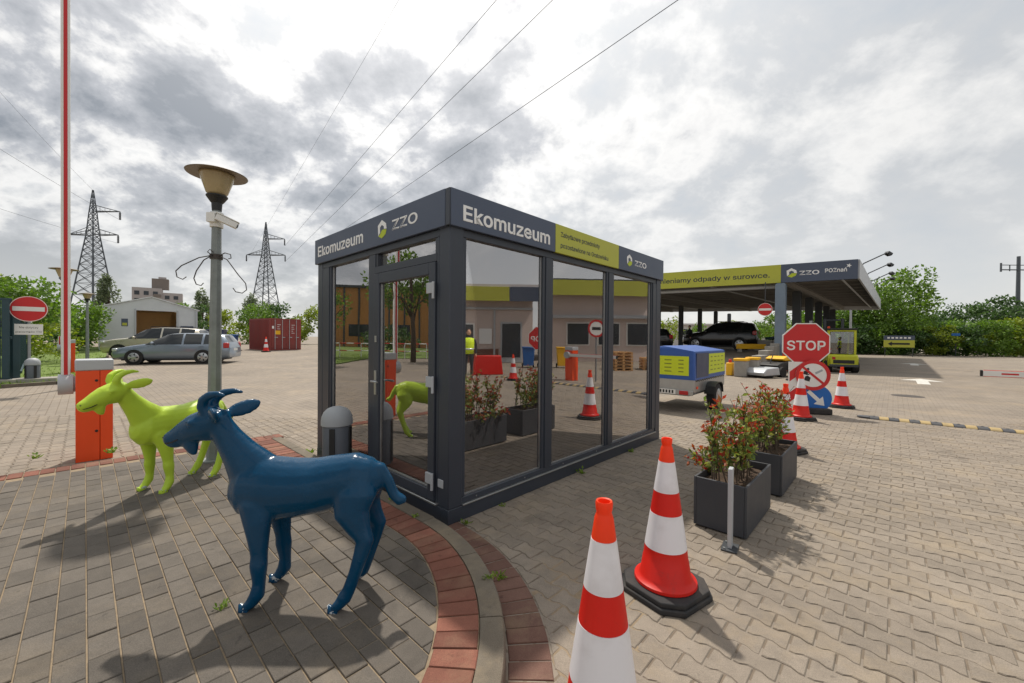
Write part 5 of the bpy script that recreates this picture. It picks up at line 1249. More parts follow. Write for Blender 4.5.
for s in (-1, 1):
    for x, r in ((0.45, 0.33), (-0.72, 0.27)):
        mb = MB(); mb.tube([(x, s * 0.36, r), (x, s * 0.38, r), (x, s * 0.60, r), (x, s * 0.615, r)], [r * .9, r, r, r * .9], 24); wh = mb.build('wheel', 'tyre', fk, auto=True)
        mb = MB(); mb.tube([(x, s * 0.616, r), (x, s * 0.63, r)], [r * .5, r * .45], 16); mb.build('rim', 'forklift_yellow', wh)
    fb('mast_rail', 'steel_dark', 0.84, 0.98, s * 0.35 - 0.05, s * 0.35 + 0.05, 0.1, 2.55, bev=0.005)
    mb = MB(); mb.box(0.99, 1.04, s * 0.25 - 0.06, s * 0.25 + 0.06, 0.06, 0.5).box(1.0405, 1.95, s * 0.25 - 0.06, s * 0.25 + 0.06, 0.06, 0.1); mb.build('fork', 'steel_dark', fk)
    fb('headlight', 'headlight', 0.46, 0.52, s * 0.42 - 0.06, s * 0.42 + 0.06, 1.80, 1.92)
for z in (0.6, 1.4, 2.45): fb('mast_crossbar', 'steel_dark', 0.87, 0.95, -0.299, 0.299, z, z + 0.06, bev=0.005)
fb('tail_light', 'tail_red', -1.19, -1.181, 0.3, 0.42, 0.6, 0.72, bev=0)

# ================================================================== RIDE-ON SWEEPER
sw = thing('ride_on_sweeper', 'small ride-on sweeper with yellow hood and pale front brush box', 'sweeper', (10.7, 16.45, 0), R(205))
mb = MB(); mb.prism([(-0.75, 0.25), (0.35, 0.25), (0.45, 0.45), (0.2, 0.55), (-0.1, 0.6), (-0.7, 0.62)], (0, -0.42, 0), X3, Z3, Y3, 0, 0.84); o = mb.build('body', 'black_plastic', sw, bevel=0.03); fix_normals(o)
mb = MB(); mb.prism([(-0.72, 0.621), (-0.05, 0.621), (0.05, 0.70), (-0.2, 0.80), (-0.6, 0.80), (-0.74, 0.72)], (0, -0.38, 0), X3, Z3, Y3, 0, 0.76); o = mb.build('hood', 'yellow_paint', sw, bevel=0.04); fix_normals(o)
mb = MB(); mb.prism([(0.62, 0.10), (1.55, 0.08), (1.62, 0.2), (1.4, 0.36), (0.7, 0.40)], (0, -0.62, 0), X3, Z3, Y3, 0, 1.24); o = mb.build('brush_box', 'light_grey_metal', sw, bevel=0.03); fix_normals(o)
mb = MB(); mb.tube([(1.1, -0.6, 0.13), (1.1, 0.6, 0.13)], 0.125, 20); mb.build('brush', 'rubber', sw, smooth=True)
mb = MB(); mb.box(0.46, 0.62, -0.1, 0.1, 0.2, 0.32); mb.build('coupling', 'steel_dark', sw)
mb = MB(); mb.tube([(0.3, 0, 0.5), (0.12, 0, 0.82)], 0.02, 6); mb.tube([(0.04, -0.16, 0.84), (0.08, 0, 0.86), (0.04, 0.16, 0.84)], 0.018, 6); mb.build('steering', 'black_plastic', sw)
for s in (-1, 1):
    for x, r in ((0.30, 0.2), (-0.5, 0.26)):
        mb = MB(); mb.tube([(x, s * 0.36, r), (x, s * 0.55, r)], r, 20); mb.build('wheel', 'tyre', sw, auto=True)

# ================================================================== LEFT SIDE: LAWN, GATE, TENT, CONTAINER
lawn_poly = [(-13.6, 10.75), (-13.1, 11.75), (-12.7, 12.3), (-12.6, 12.9), (-15.4, 15.6), (-19.5, 19.4), (-24.5, 24.5), (-33, 33), (-60, 36), (-60, 10.75)]
mb = MB(); mb.v = [(x, y, gz(x, y) + 0.06) for x, y in lawn_poly] + [(x, y, gz(x, y) - 0.05) for x, y in lawn_poly]; n = len(lawn_poly)
bm = MB(); o = None
grid = MB(); cells = []
def inside(x, y, poly):
    c = False; j = len(poly) - 1
    for i in range(len(poly)):
        if (poly[i][1] > y) != (poly[j][1] > y) and x < (poly[j][0] - poly[i][0]) * (y - poly[i][1]) / (poly[j][1] - poly[i][1]) + poly[i][0]: c = not c
        j = i
    return c
mb.f = [tuple(range(n))] + [(i, n + i, n + (i + 1) % n, (i + 1) % n) for i in range(n)]
lawn = mb.build('lawn', 'lawn'); fix_normals(lawn); struct(lawn)
for i in range(8):
    a, b = Vector(lawn_poly[i] + (0,)), Vector(lawn_poly[(i + 1)] + (0,)); L_ = (b - a).length; k = 0.0
    if i > 6: continue
    while k < L_ - 0.05:
        e = min(k + 1.0, L_); c = a.lerp(b, (k + e) / 2 / L_)
        m_ = MB(); m_.obox((c.x, c.y, gz(c.x, c.y) + 0.04), e - k - 0.01, 0.1, 0.1, math.atan2(b.y - a.y, b.x - a.x)); m_.build('kerb_stone', 'kerb_stone', lawn, bevel=0.008); k = e
gr = MB(); r_ = random.Random(11)
for i in range(9000):
    f_ = r_.random() ** 1.6; y = 10.8 + f_ * 22; x = -12.4 - r_.random() * (6 + y * 0.9)
    if not inside(x, y, lawn_poly): continue
    leafquad(gr, (x, y, gz(x, y) + 0.055), Vector((r_.gauss(0, .4), r_.gauss(0, .4), 1)), rv(r_), r_.uniform(.05, .12), 0.02)
o = gr.build('grass', 'grass_blade'); o['kind'] = 'stuff'; o['label'] = 'short green grass on the lawn by the gate'; o['category'] = 'grass'

gt = thing('sliding_gate', 'dark teal steel gate with post at the left edge', 'gate', (-14.75, 11.9, 0), 0)
def gl2(a, b, h0, h1, nm, m_='teal_steel', th=0.05):
    a, b = Vector(a + (0,)), Vector(b + (0,)); d = (b - a); m_b = MB(); c = (a + b) / 2
    m_b.obox((c.x, c.y, (h0 + h1) / 2), d.length, th, h1 - h0, math.atan2(d.y, d.x)); return m_b.build(nm, m_, gt, bevel=0.006, off=(-14.75, 11.9, 0))
mbp = MB(); mbp.box(-14.53, -14.36, 11.62, 11.80, 0, 2.4); mbp.build('post', 'teal_steel', gt, bevel=0.01, off=(-14.75, 11.9, 0))
gp0, gp1 = Vector((-14.12, 11.35)), Vector((-17.6, 10.85))
for k in range(16):
    a = gp0.lerp(gp1, k / 16); b = gp0.lerp(gp1, (k + 0.82) / 16); gl2((a.x, a.y), (b.x, b.y), 0.18, 2.38, 'slat', th=0.03)
for z in (0.12, 1.3, 2.38): gl2((gp0.x, gp0.y + 0.045), (gp1.x, gp1.y + 0.045), z, z + 0.07, 'rail', th=0.05)
ft_ = thing('slat_fence', 'dark teal slatted fence running back from the gate', 'fence', (-15.1, 12.6, 0), 0)
f0, f1 = Vector((-14.75, 12.0)), Vector((-22.3, 18.6))
for k in range(34):
    p = f0.lerp(f1, (k + .5) / 34); m_ = MB(); m_.obox((p.x, p.y, 1.15), 0.05, 0.03, 2.1, math.atan2(5.8, -6.85)); m_.build('slat', 'teal_steel', ft_, off=(-15.1, 12.6, 0))
for z in (0.3, 1.9):
    c = (f0 + f1) / 2; m_ = MB(); m_.obox((c.x, c.y + 0.03, z), (f1 - f0).length, 0.04, 0.06, math.atan2(5.8, -6.85)); m_.build('rail', 'teal_steel', ft_, off=(-15.1, 12.6, 0))

tz = gz(-25.5, 31)
tent = thing('white_tent', 'white gable storage tent with open brown-lit front', 'tent', (-27.3, 30.6, tz), R(46))
TWd, TE, TRg, TD = 5.5, 3.1, 3.95, 8.0
hw2 = TWd / 2
d0, d1, dh = -0.85, 1.45, 2.95
mb = MB()
fr = [(-hw2, 0), (d0, 0), (d0, dh), (d1, dh), (d1, 0), (hw2, 0), (hw2, TE), (0, TRg), (-hw2, TE)]
mb.prism(fr, (0, 0, 0), X3, Z3, Y3, 0, 0.05); o = mb.build('front_wall', 'tent_white', tent); fix_normals(o)
mb = MB(); mb.prism([(-hw2, 0), (hw2, 0), (hw2, TE), (0, TRg), (-hw2, TE)], (0, TD, 0), X3, Z3, Y3, 0, 0.05); o = mb.build('rear_wall', 'tent_inside', tent); fix_normals(o)
for s in (-1, 1):
    mb = MB(); mb.box(s * hw2 - 0.03, s * hw2 + 0.03, 0.055, TD - 0.005, 0, TE); mb.build('side_wall', 'tent_white', tent)
    mb = MB(); mb.prism([(s * (hw2 + 0.15), TE - 0.02), (0, TRg + 0.02), (0, TRg + 0.08), (s * (hw2 + 0.15), TE + 0.04)], (0, -0.1, 0), X3, Z3, Y3, 0, TD + 0.3); o = mb.build('roof', 'tent_white', tent); fix_normals(o)
for x in (-hw2 + 0.1, d0 - 0.06, d1 + 0.06, hw2 - 0.1):
    mb = MB(); mb.box(x - 0.05, x + 0.05, -0.06, -0.001, 0, TE - 0.05); mb.build('frame_post', 'light_grey_metal', tent)
mb = MB(); mb.box(d0 + 0.05, d1 - 0.05, 3.0, 3.05, 0, 2.9); mb.build('inner_curtain', 'tent_inside', tent)
mb = MB(); mb.box(-1.65, -1.3, -0.02, -0.002, 1.75, 2.3); mb.build('notice', 'navy_panel', tent); mb = MB(); mb.box(-1.6, -1.35, -0.024, -0.021, 1.8, 2.0); mb.build('notice_field', 'lime_panel', tent)
mb = MB(); mb.box(1.7, 2.5, -0.02, -0.002, 1.55, 1.85); mb.build('notice', 'navy_panel', tent)
for k, (x, w_, h_) in enumerate(((-0.7, 0.7, 1.2), (0.3, 0.5, 1.6), (1.2, 0.6, 1.0))):
    mb = MB(); mb.box(-w_ / 2, w_ / 2, -0.3, 0.3, 0.0, h_).box(-w_ / 2 - .02, w_ / 2 + .02, -0.32, 0.32, h_ * 0.6, h_ * 0.66)
    o = mb.build('crate', ('tent_inside', 'steel_dark', 'concrete')[k], None, bevel=0.02); x *= 0.8; o.location = (-26.7 + x * math.cos(R(46)) - 2 * math.sin(R(46)), 30.6 + 2 * math.cos(R(46)) + x * math.sin(R(46)), tz); o.rotation_euler = (0, 0, R(46))
    tag(o, ('brown crate at the left inside the white tent', 'tall dark crate in the middle of the white tent', 'pale crate at the right inside the white tent')[k], 'crate')

cz = gz(-18.6, 31)
ct = thing('shipping_container', 'rust-red shipping container with double doors in front of the hedge', 'container', (-18.6, 31.0, cz), math.atan2(0.83, 0.55))
# local x: along the door end, local y: depth
CW, CD, CH = 2.44, 3.3, 2.5
mb = MB(); mb.box(0.03, CW - 0.03, 0.06, CD - 0.03, 0.13, CH - 0.04); mb.build('shell', 'container_red', ct)
for k in range(17):
    m_ = MB(); m_.box(0.0, 0.029, 0.15 + k * 0.185, 0.15 + k * 0.185 + 0.095, 0.17, CH - 0.12); m_.build('corrugation', 'container_red', ct)
for x in (0, CW - 0.12):
    for y in (0, CD - 0.12):
        m_ = MB(); m_.box(x, x + 0.12, y, y + 0.12, 0.0, CH); m_.build('corner_post', 'container_red', ct, bevel=0.01)
for y in (0.001, CD - 0.1):
    for z in (0.02, CH - 0.13):
        m_ = MB(); m_.box(0.121, CW - 0.121, y, y + 0.1, z, z + 0.12); m_.build('rail', 'container_red', ct)
for x in (0.001, CW - 0.1):
    for z in (0.02, CH - 0.13):
        m_ = MB(); m_.box(x, x + 0.1, 0.121, CD - 0.121, z, z + 0.12); m_.build('rail', 'container_red', ct)
for k, x0 in enumerate((0.125, 1.225)):
    m_ = MB(); m_.box(x0, x0 + 1.09, -0.02, 0.05, 0.15, CH - 0.14)
    for z in (0.45, 1.0, 1.55, 2.1): m_.box(x0 + 0.06, x0 + 1.03, -0.035, -0.0205, z - 0.1, z + 0.1)
    dr = m_.build('door', 'container_red', ct, bevel=0.006)
    for xx in (0.25, 0.8):
        m_ = MB(); m_.tube([(x0 + xx, -0.06, 0.1), (x0 + xx, -0.06, CH - 0.1)], 0.02, 8); m_.box(x0 + xx - 0.04, x0 + xx + 0.2, -0.09, -0.06, 1.0, 1.05); m_.build('lock_bar', 'light_grey_metal', dr)
    m_ = MB()
    for j in range(5): m_.box(x0 + 0.42, x0 + 0.42 + (0.26, 0.16, 0.22, 0.12, 0.24)[j], -0.0375, -0.0355, 1.99 - j * 0.16, 2.02 - j * 0.16)
    m_.build('stencil_marks', 'white_print', dr)
m_ = MB(); m_.box(0.40, 0.78, -0.041, -0.0385, 1.25, 1.55); m_.build('notice', 'yellow_paint', ct)
m_ = MB(); m_.box(0.16, 0.30, -0.041, -0.0385, 1.7, 1.9); m_.build('notice', 'white_print', ct)
bz = gz(-22.4, 31.5)
bn_ = thing('recycling_bin', 'blue bin with lime panel left of the container', 'bin', (-22.0, 31.0, bz), R(20))
m_ = MB(); m_.prism([(-0.65, 0.1), (0.65, 0.1), (0.75, 1.1), (-0.75, 1.1)], (0, -0.5, 0), X3, Z3, Y3, 0, 1.0); o = m_.build('body', 'blue_plastic', bn_, bevel=0.03); fix_normals(o)
m_ = MB(); m_.box(-0.78, 0.78, -0.53, 0.53, 1.101, 1.2); m_.build('lid', 'blue_plastic', bn_, bevel=0.03)
m_ = MB(); m_.box(-0.6, 0.2, -0.516, -0.502, 0.45, 0.95); m_.build('label_panel', 'lime_panel', bn_)
for sx in (-0.5, 0.5):
    m_ = MB(); m_.tube([(sx, -0.35, 0.08), (sx + 0.05, -0.35, 0.08)], 0.08, 12); m_.build('castor', 'black_plastic', bn_)
bn2 = thing('recycling_bin', 'tall dark blue bin behind the estate car', 'bin', (-23.6, 32.3, bz), R(20))
m_ = MB(); m_.prism([(-0.5, 0.0), (0.5, 0.0), (0.58, 1.5), (-0.58, 1.5)], (0, -0.45, 0), X3, Z3, Y3, 0, 0.9); o = m_.build('body', 'tarp_navy', bn2, bevel=0.03); fix_normals(o)
m_ = MB(); m_.box(-0.6, 0.6, -0.48, 0.48, 1.501, 1.6); m_.build('lid', 'tarp_navy', bn2, bevel=0.03)

# ================================================================== BACKGROUND BUILDINGS
ap = thing('apartment_block', 'tall grey apartment block far behind the white tent', 'building', (-140, 160, 0), R(38)); ap.scale = (0.78, 0.78, 1.0)
def ab(nm, m_, *b, par=ap):
    q = MB(); q.box(*b); return q.build(nm, m_, par)
ab('wing', 'apartment', -9.5, 1.5, -5, 5, 0, 19.5); ab('wing', 'apartment', 1.51, 9.5, -4.2, 5.8, 0, 18); ab('stair_tower', 'apartment_dark', -2.5, 4, -2, 4, 19.51, 23.5); ab('lift_housing', 'apartment', 0, 3, -1, 2, 23.51, 24.3)
for k in range(6):
    for j in range(3):
        ab('window', 'window_dark', -8.6 + j * 3.4, -6.8 + j * 3.4, -5.12, -4.99, 2.2 + k * 2.9, 3.7 + k * 2.9)
    for j in range(2): ab('window', 'window_dark', 2.6 + j * 3.4, 4.4 + j * 3.4, -4.32, -4.19, 2.0 + k * 2.7, 3.4 + k * 2.7)
    ab('balcony', 'apartment_dark', -1.6, 1.2, -5.6, -5.13, 1.6 + k * 2.9, 2.7 + k * 2.9)
wh_ = thing('white_warehouse', 'long low white warehouse behind the canopy', 'building', (33, 66, 0), R(2))
q = MB(); q.box(-14, 16, -5, 5, 0, 3.6); q.build('wall', 'warehouse_white', wh_); q = MB(); q.box(-14.3, 16.3, -5.3, 5.3, 3.601, 3.85); q.build('roof', 'warehouse_white', wh_)
for k in range(7):
    q = MB(); q.box(-12 + k * 4, -10.6 + k * 4, -5.06, -5.001, 2.0, 3.0); q.build('window', 'window_dark', wh_)
sb = thing('sign_board', 'yellow and navy direction board with a left arrow by the hedge', 'sign', (36.4, 38.0, 0), R(-35)); sb.scale = (0.82, 1, 1.04)
q = MB(); q.box(-1.3, 1.3, 0, 0.06, 0.85, 1.5); q.build('lower_panel', 'lime_panel', sb); q = MB(); q.box(-1.3, 1.3, 0, 0.06, 1.501, 1.92); q.build('upper_panel', 'navy_panel', sb)
q = MB(); q.prism([(-0.95, 0.7), (-0.6, 0.9), (-0.6, 0.78), (0.9, 0.78), (0.9, 0.62), (-0.6, 0.62), (-0.6, 0.5)], (0, -0.003, 0.47), X3, Z3, (0, -1, 0), 0, 0.003); o = q.build('arrow', 'black_print', sb); fix_normals(o)
q = MB()
for k in range(6): q.box(-1.0 + k * 0.35, -0.78 + k * 0.35, -0.004, -0.001, 1.64, 1.78)
q.build('print', 'white_print', sb)
for x in (-1.3, 1.3):
    q = MB(); q.tube([(x * 0.9, 0.095, 0), (x * 0.9, 0.095, 1.9)], 0.03, 8); q.build('post', 'steel_dark', sb)
sb = thing('street_pole', 'thin grey pole behind the canopy beside the large tree', 'pole', (33.0, 39.4, 0)); q = MB(); q.tube([(0, 0, 0), (0, 0, 5.6)], [0.11, 0.08], 10); q.build('shaft', 'light_grey_metal', sb); q = MB(); q.box(-0.16, 0.16, -0.16, 0.16, 0, 0.03); q.build('foot', 'steel_dark', sb)
sb = thing('small_blue_sign', 'small blue sign on a post in front of the right hedge', 'sign', (44.6, 40.6, 0), R(-45)); q = MB(); q.tube([(0, 0.03, 0), (0, 0.03, 2.4)], 0.03, 8); q.build('post', 'steel_dark', sb); q = MB(); q.box(-0.3, 0.3, -0.01, 0.01, 2.05, 2.3); q.build('plate', 'blue_sign', sb, bevel=0.01)
ms = thing('antenna_mast', 'tall grey antenna mast at the right edge behind trees', 'mast', (75, 60, 0))
q = MB(); q.tube([(0, 0, 0), (0, 0, 14.2)], [0.30, 0.2], 12); q.build('shaft', 'lattice_steel', ms)
q = MB(); q.tube([(-2.6, 0, 12.2), (2.6, 0, 12.2)], 0.09, 6); q.tube([(-2.6, 0, 12.9), (2.6, 0, 12.9)], 0.06, 6); q.tube([(-2.6, 0, 11.9), (-2.6, 0, 13.2)], 0.12, 6); q.tube([(2.6, 0, 11.9), (2.6, 0, 13.2)], 0.12, 6); q.tube([(-1.3, 0, 12.0), (-1.3, 0, 12.9)], 0.07, 6); q.build('antenna_arm', 'lattice_steel', ms)

# ================================================================== PYLONS AND LINES
def pylon(loc, label, rz, H_, w0, arm_lo, arm_hi, zlo, zhi):
    t_ = thing('lattice_pylon', label, 'pylon', loc, rz, 'high-voltage pylons')
    def wd(z): return w0 + (0.9 - w0) * min(z / zlo, 1.0) if z <= zlo else 0.9 * (1 - (z - zlo) / (H_ - zlo)) + 0.08
    for sx in (-1, 1):
        for sy in (-1, 1):
            q = MB(); q.tube([(sx * wd(z), sy * wd(z), z) for z in (0, zlo * 0.5, zlo, (zlo + H_) / 2, H_)], [0.20, 0.18, 0.15, 0.12, 0.09], 5); q.build('leg', 'lattice_steel', t_)
    zs = [0]; 
    while zs[-1] < H_ - 1.6: zs.append(zs[-1] + max(1.5, wd(zs[-1]) * 1.15))
    br = MB()
    for a, b in zip(zs, zs[1:]):
        wa, wb_ = wd(a), wd(b)
        for (p, r0) in (((-1, -1), (1, -1)), ((1, -1), (1, 1)), ((1, 1), (-1, 1)), ((-1, 1), (-1, -1))):
            br.tube([(p[0] * wa, p[1] * wa, a), (r0[0] * wb_, r0[1] * wb_, b)], 0.075, 4); br.tube([(r0[0] * wa, r0[1] * wa, a), (p[0] * wb_, p[1] * wb_, b)], 0.075, 4)
            br.tube([(p[0] * wb_, p[1] * wb_, b), (r0[0] * wb_, r0[1] * wb_, b)], 0.06, 4)
    br.build('bracing', 'lattice_steel', t_)
    def arm(x, z):
        q = MB(); s = 1 if x > 0 else -1
        for sy in (-1, 1):
            q.tube([(s * wd(z), sy * wd(z), z), (x, 0, z)], 0.13, 4); q.tube([(s * wd(z + 1.7), sy * wd(z + 1.7), z + 1.7), (x, 0, z)], 0.09, 4)
        for k in range(1, 5):
            f_ = k / 5; q.tube([(s * wd(z) + (x - s * wd(z)) * f_, 0, z), (s * wd(z) + (x - s * wd(z)) * f_, 0, z + 1.7 * (1 - f_))], 0.06, 4)
        q.build('cross_arm', 'lattice_steel', t_)
        q = MB(); q.tube([(x, 0, z), (x, 0, z - 2.2)], [0.13, 0.13], 6)
        for k in range(6): q.tube([(x, 0, z - 0.4 - k * 0.3), (x, 0, z - 0.55 - k * 0.3)], 0.24, 8)
        q.build('insulator', 'steel_dark', t_)
    arm(-arm_lo, zlo); arm(arm_lo, zlo); arm(arm_hi, zhi)
    return t_
pylon((-112, 108, 0), 'nearer lattice pylon at the left behind the white tent', R(0), 39.9, 3.9, 6.7, 7.2, 28.0, 34.2)
pylon((-84.2, 138, 0), 'farther lattice pylon right of the near lamp post', R(0), 40.2, 4.3, 6.6, 6.4, 29.0, 34.5)
def line(a, b, label, sag, r=0.03):
    a, b = Vector(a), Vector(b); pts = []
    for i in range(31):
        f_ = i / 30; p = a.lerp(b, f_); p.z -= sag * 4 * f_ * (1 - f_); pts.append(p)
    q = MB(); q.tube(pts, r, 5); o = q.build('power_line', 'wire', off=tuple(a)); o.location = a
    tag(o, label, 'power line', 'overhead power lines')
def ext(a, b, k): a, b = Vector(a), Vector(b); return a + (b - a) * k
W1 = ((-77.6, 138, 32.3), (-1.65, 44, 38.4)); W2 = ((-77.6, 138, 26.8), (4.0, 40, 35.0)); W3 = ((-58.0, 130, 33.2), (14.6, 36, 31.6)); W0 = ((-90.8, 138, 26.8), (-13.3, 48, 41.9))
line(W1[0], ext(*W1, 1.7), 'thin power line, second from the left, from the farther pylon to the upper picture edge', 0.0)
line(W2[0], ext(*W2, 1.7), 'power line, third from the left, from the farther pylon to the upper picture edge', 0.0)
line(W3[0], ext(*W3, 1.7), 'power line running highest on the right, emerging above the kiosk roof', 0.0, 0.034)
line(W0[0], ext(*W0, 1.7), 'faint power line, leftmost of those rising from the farther pylon', 0.0, 0.016)
line((-105.3, 108, 25.8), (-110, 70, 30.0), 'power line left of the raised barrier arm, lowest of three', 0.6, 0.03)
line((-104.8, 108, 32.0), (-102, 72, 41.0), 'power line left of the raised barrier arm, middle of three', 0.5, 0.03)
line((-112, 108, 39.8), (-92, 66, 50.0), 'power line left of the raised barrier arm, highest of three', 0.5, 0.02)

# ================================================================== TREES AND HEDGES
def tree(name, label, cat, loc, h, rx, z0, m_, n, leaf, seed, group=None, clumps=26, trunk=True, shape='round', ry=None):
    r_ = random.Random(seed); ry = ry or rx
    t_ = thing(name, label, cat, loc, 0, group)
    zc_, rz_ = (h + z0) / 2, (h - z0) / 2
    cs = []
    for k in range(clumps):
        while True:
            v = Vector((r_.uniform(-1, 1), r_.uniform(-1, 1), r_.uniform(-1, 1)))
            if 0.15 < v.length < 1: break
        v = v * (0.62 + 0.38 * r_.random()) / max(v.length, 0.55) * min(1, v.length + 0.35)
        if v.length > 0.92: v *= 0.92 / v.length
        taper = 1.0
        if shape == 'poplar': taper = 1.0 - 0.55 * max(0, v.z)
        if shape == 'hedge': v.z = max(-0.95, min(0.95, v.z * 1.3))
        cr = r_.uniform(0.20, 0.40)
        cs.append((Vector((v.x * rx * taper, v.y * ry * taper, zc_ + v.z * rz_ * 0.86)), cr))
    lf = MB()
    for k in range(n):
        c, cr = cs[r_.randrange(clumps)]
        d = rv(r_); rad = cr * (0.35 + 0.65 * r_.random() ** 0.5)
        p = c + Vector((d.x * rx * rad, d.y * ry * rad, d.z * rz_ * rad * (0.8 if shape != 'poplar' else 1.0)))
        if p.z < 0.05: continue
        l_ = leaf * r_.uniform(0.6, 1.3)
        leafquad(lf, p, rv(r_) + d * 0.5, d + rv(r_) * 0.9, l_, l_ * 0.62)
    o = lf.build('crown', m_, t_)
    if trunk:
        tb = MB(); rt = max(0.05, h * 0.018)
        tb.tube([(0, 0, -0.05), (0.02 * h * r_.uniform(-1, 1), 0, z0 * 0.6 + 0.3), (0.03 * h * r_.uniform(-1, 1), 0.02 * h, zc_), (0, 0, zc_ + rz_ * 0.5)], [rt * 1.4, rt, rt * 0.7, rt * 0.25], 8)
        tb.build('trunk', 'bark', t_, smooth=True)
        for k in range(7):
            c, cr = cs[k]; s0 = Vector((0, 0, z0 * 0.6 + 0.3 + (zc_ - z0 * 0.6) * 0.6 * r_.random()))
            lb = MB(); lb.tube([s0, s0.lerp(c, 0.5) + Vector((0, 0, 0.03 * h)), c], [rt * 0.5, rt * 0.3, rt * 0.1], 6); lb.build('limb', 'bark', t_, smooth=True)
    return t_
# right-hand background
tree('large_tree', 'large broad green tree right of the canopy', 'tree', (41.6, 45.0, 0), 10.0, 4.6, 0.9, 'leaf_mid', 9500, 0.34, 1, clumps=46)
tree('tree', 'smaller tree between canopy end and large tree', 'tree', (36.5, 47.5, 0), 6.2, 2.8, 0.8, 'leaf_mid', 3000, 0.34, 2)
tree('tree', 'rounded dark tree left of the antenna mast', 'tree', (73.0, 61.5, 0), 8.6, 6.0, 1.2, 'leaf_dark', 7000, 0.42, 4, clumps=36)
tree('tree', 'low dark tree behind the small blue sign', 'tree', (62.5, 62.5, 0), 6.2, 4.6, 1.0, 'leaf_dark', 4500, 0.42, 5)
tree('tree', 'dark tree at the right picture edge', 'tree', (82.5, 59, 0), 7.4, 5.5, 1.0, 'leaf_dark', 5000, 0.42, 6)
tree('tree', 'distant tree low above the hedge left of the dark trees', 'tree', (88.0, 92, 0), 9.5, 6, 2, 'leaf_mid', 3000, 0.6, 7)
hl = ('first hedge bush from the left along the right hedge', 'second hedge bush from the left along the right hedge', 'third hedge bush from the left along the right hedge', 'fourth hedge bush from the left along the right hedge', 'fifth hedge bush from the left along the right hedge', 'sixth hedge bush from the left along the right hedge', 'seventh hedge bush from the left along the right hedge', 'eighth hedge bush from the left along the right hedge', 'ninth hedge bush from the left along the right hedge', 'last hedge bush at the right picture edge')
for k in range(10):
    x, y = 35.6 + 2.15 * k, 45.0 - 0.62 * k
    if k > 6: y += 0.3 * (k - 6)
    tree('hedge_bush', hl[k], 'hedge', (x, y, 0), 2.7 + 0.7 * rnd.random() + (0.5 if k in (6, 7) else 0), 2.1, 0.0, 'leaf_bright' if k in (4, 7) else ('leaf_dark' if k % 2 else 'leaf_mid'), 3600, 0.25, 40 + k, 'bushes of the right-hand hedge', clumps=34, trunk=False, shape='hedge')
for k, (x, y, h_, m_) in enumerate(((44.5, 53, 6.5, 'leaf_mid'), (40.0, 52.5, 5.2, 'leaf_bright'), (36.0, 54, 5.5, 'leaf_mid'), (49, 52, 5.0, 'leaf_mid'))):
    tree('tree', ('tree behind the canopy columns, beside the forklift mast', 'bright tree behind the middle canopy columns', 'tree behind the front canopy column', 'tree filling in behind the large tree')[k], 'tree', (x, y, 0), h_, 2.9, 0.6, m_, 2800, 0.32, 60 + k)
for k, (x, y, h_) in enumerate(((19.5, 50, 4.6), (23.4, 50, 3.6), (26.0, 49, 3.9), (29.2, 47.5, 4.0), (31.5, 47.0, 3.4), (33.8, 47.0, 4.4))):
    tree('bush', ('bush', 'small bush', 'leafy bush', 'upright bush', 'low bush', 'broad bush')[k] + (' seen between the leftmost far canopy columns', ' between the middle far canopy columns', ' behind the black sport utility car', ' behind the guard beam', ' behind the blue tarpaulin roll', ' behind the front canopy column foot')[k], 'bush', (x, y, 0), h_, 1.7, 0.0, 'leaf_mid' if k % 2 else 'leaf_bright', 1200, 0.26, 80 + k, trunk=False)
for k in range(8):
    tree('hedge_bush', hl[k].replace('hedge bush', 'taller bush').replace('along the right hedge', 'in the row behind the right hedge'), 'hedge', (40.0 + 3.6 * k, 49.5 - 0.7 * k, 0), 3.4 + 0.5 * rnd.random(), 2.9, 0.0, ('leaf_dark', 'leaf_mid')[k % 2], 3000, 0.32, 240 + k, 'bushes behind the right-hand hedge', clumps=32, trunk=False, shape='hedge')
# left-hand background
tree('tree', 'yellow-green leafy tree behind the no-entry sign', 'tree', (-23.6, 18.9, 0), 4.6, 2.2, 0.7, 'leaf_mid', 4200, 0.20, 101, clumps=34)
tree('tree', 'yellow-green tree at the left picture edge over the gate', 'tree', (-27.5, 20.5, 0), 4.7, 2.6, 0.9, 'leaf_bright', 4000, 0.22, 102, clumps=34)
tree('tree', 'green tree behind the raised barrier arm', 'tree', (-28.5, 26.5, 0.1), 3.7, 1.7, 0.5, 'leaf_mid', 2200, 0.2, 103)
tree('bush', 'pale feathery bush on the lawn beside the far lamp post', 'bush', (-21.3, 18.2, 0.1), 1.9, 1.35, 0.0, 'leaf_bright', 1800, 0.15, 104, trunk=False)
tree('bush', 'dark green bush by the tent corner', 'bush', (-31.0, 28.4, 0.2), 2.6, 1.1, 0.0, 'leaf_dark', 1500, 0.2, 105, trunk=False)
for k, (x, y, h_, rx) in enumerate(((-79.0, 79, 13.4, 2.1), (-70.5, 92, 12.6, 1.9), (-67.5, 104, 12.8, 2.3), (-61.5, 103, 10.5, 2.6), (-66, 82, 7.0, 2.8), (-90, 92, 9.0, 3.0))):
    tree('poplar_tree', ('grey-green poplar right of the nearer pylon', 'narrow poplar above the hedge beside the near lamp post', 'grey-green poplar left of the farther pylon', 'poplar right of the farther pylon', 'round distant tree over the tent roof', 'distant tree left of the apartment block')[k], 'tree', (x, y, 0), h_, rx, 1.5, 'leaf_grey', 2200, 0.5, 120 + k, shape='poplar', clumps=22)
hn = ('first', 'second', 'third', 'fourth', 'fifth', 'sixth', 'seventh', 'eighth')
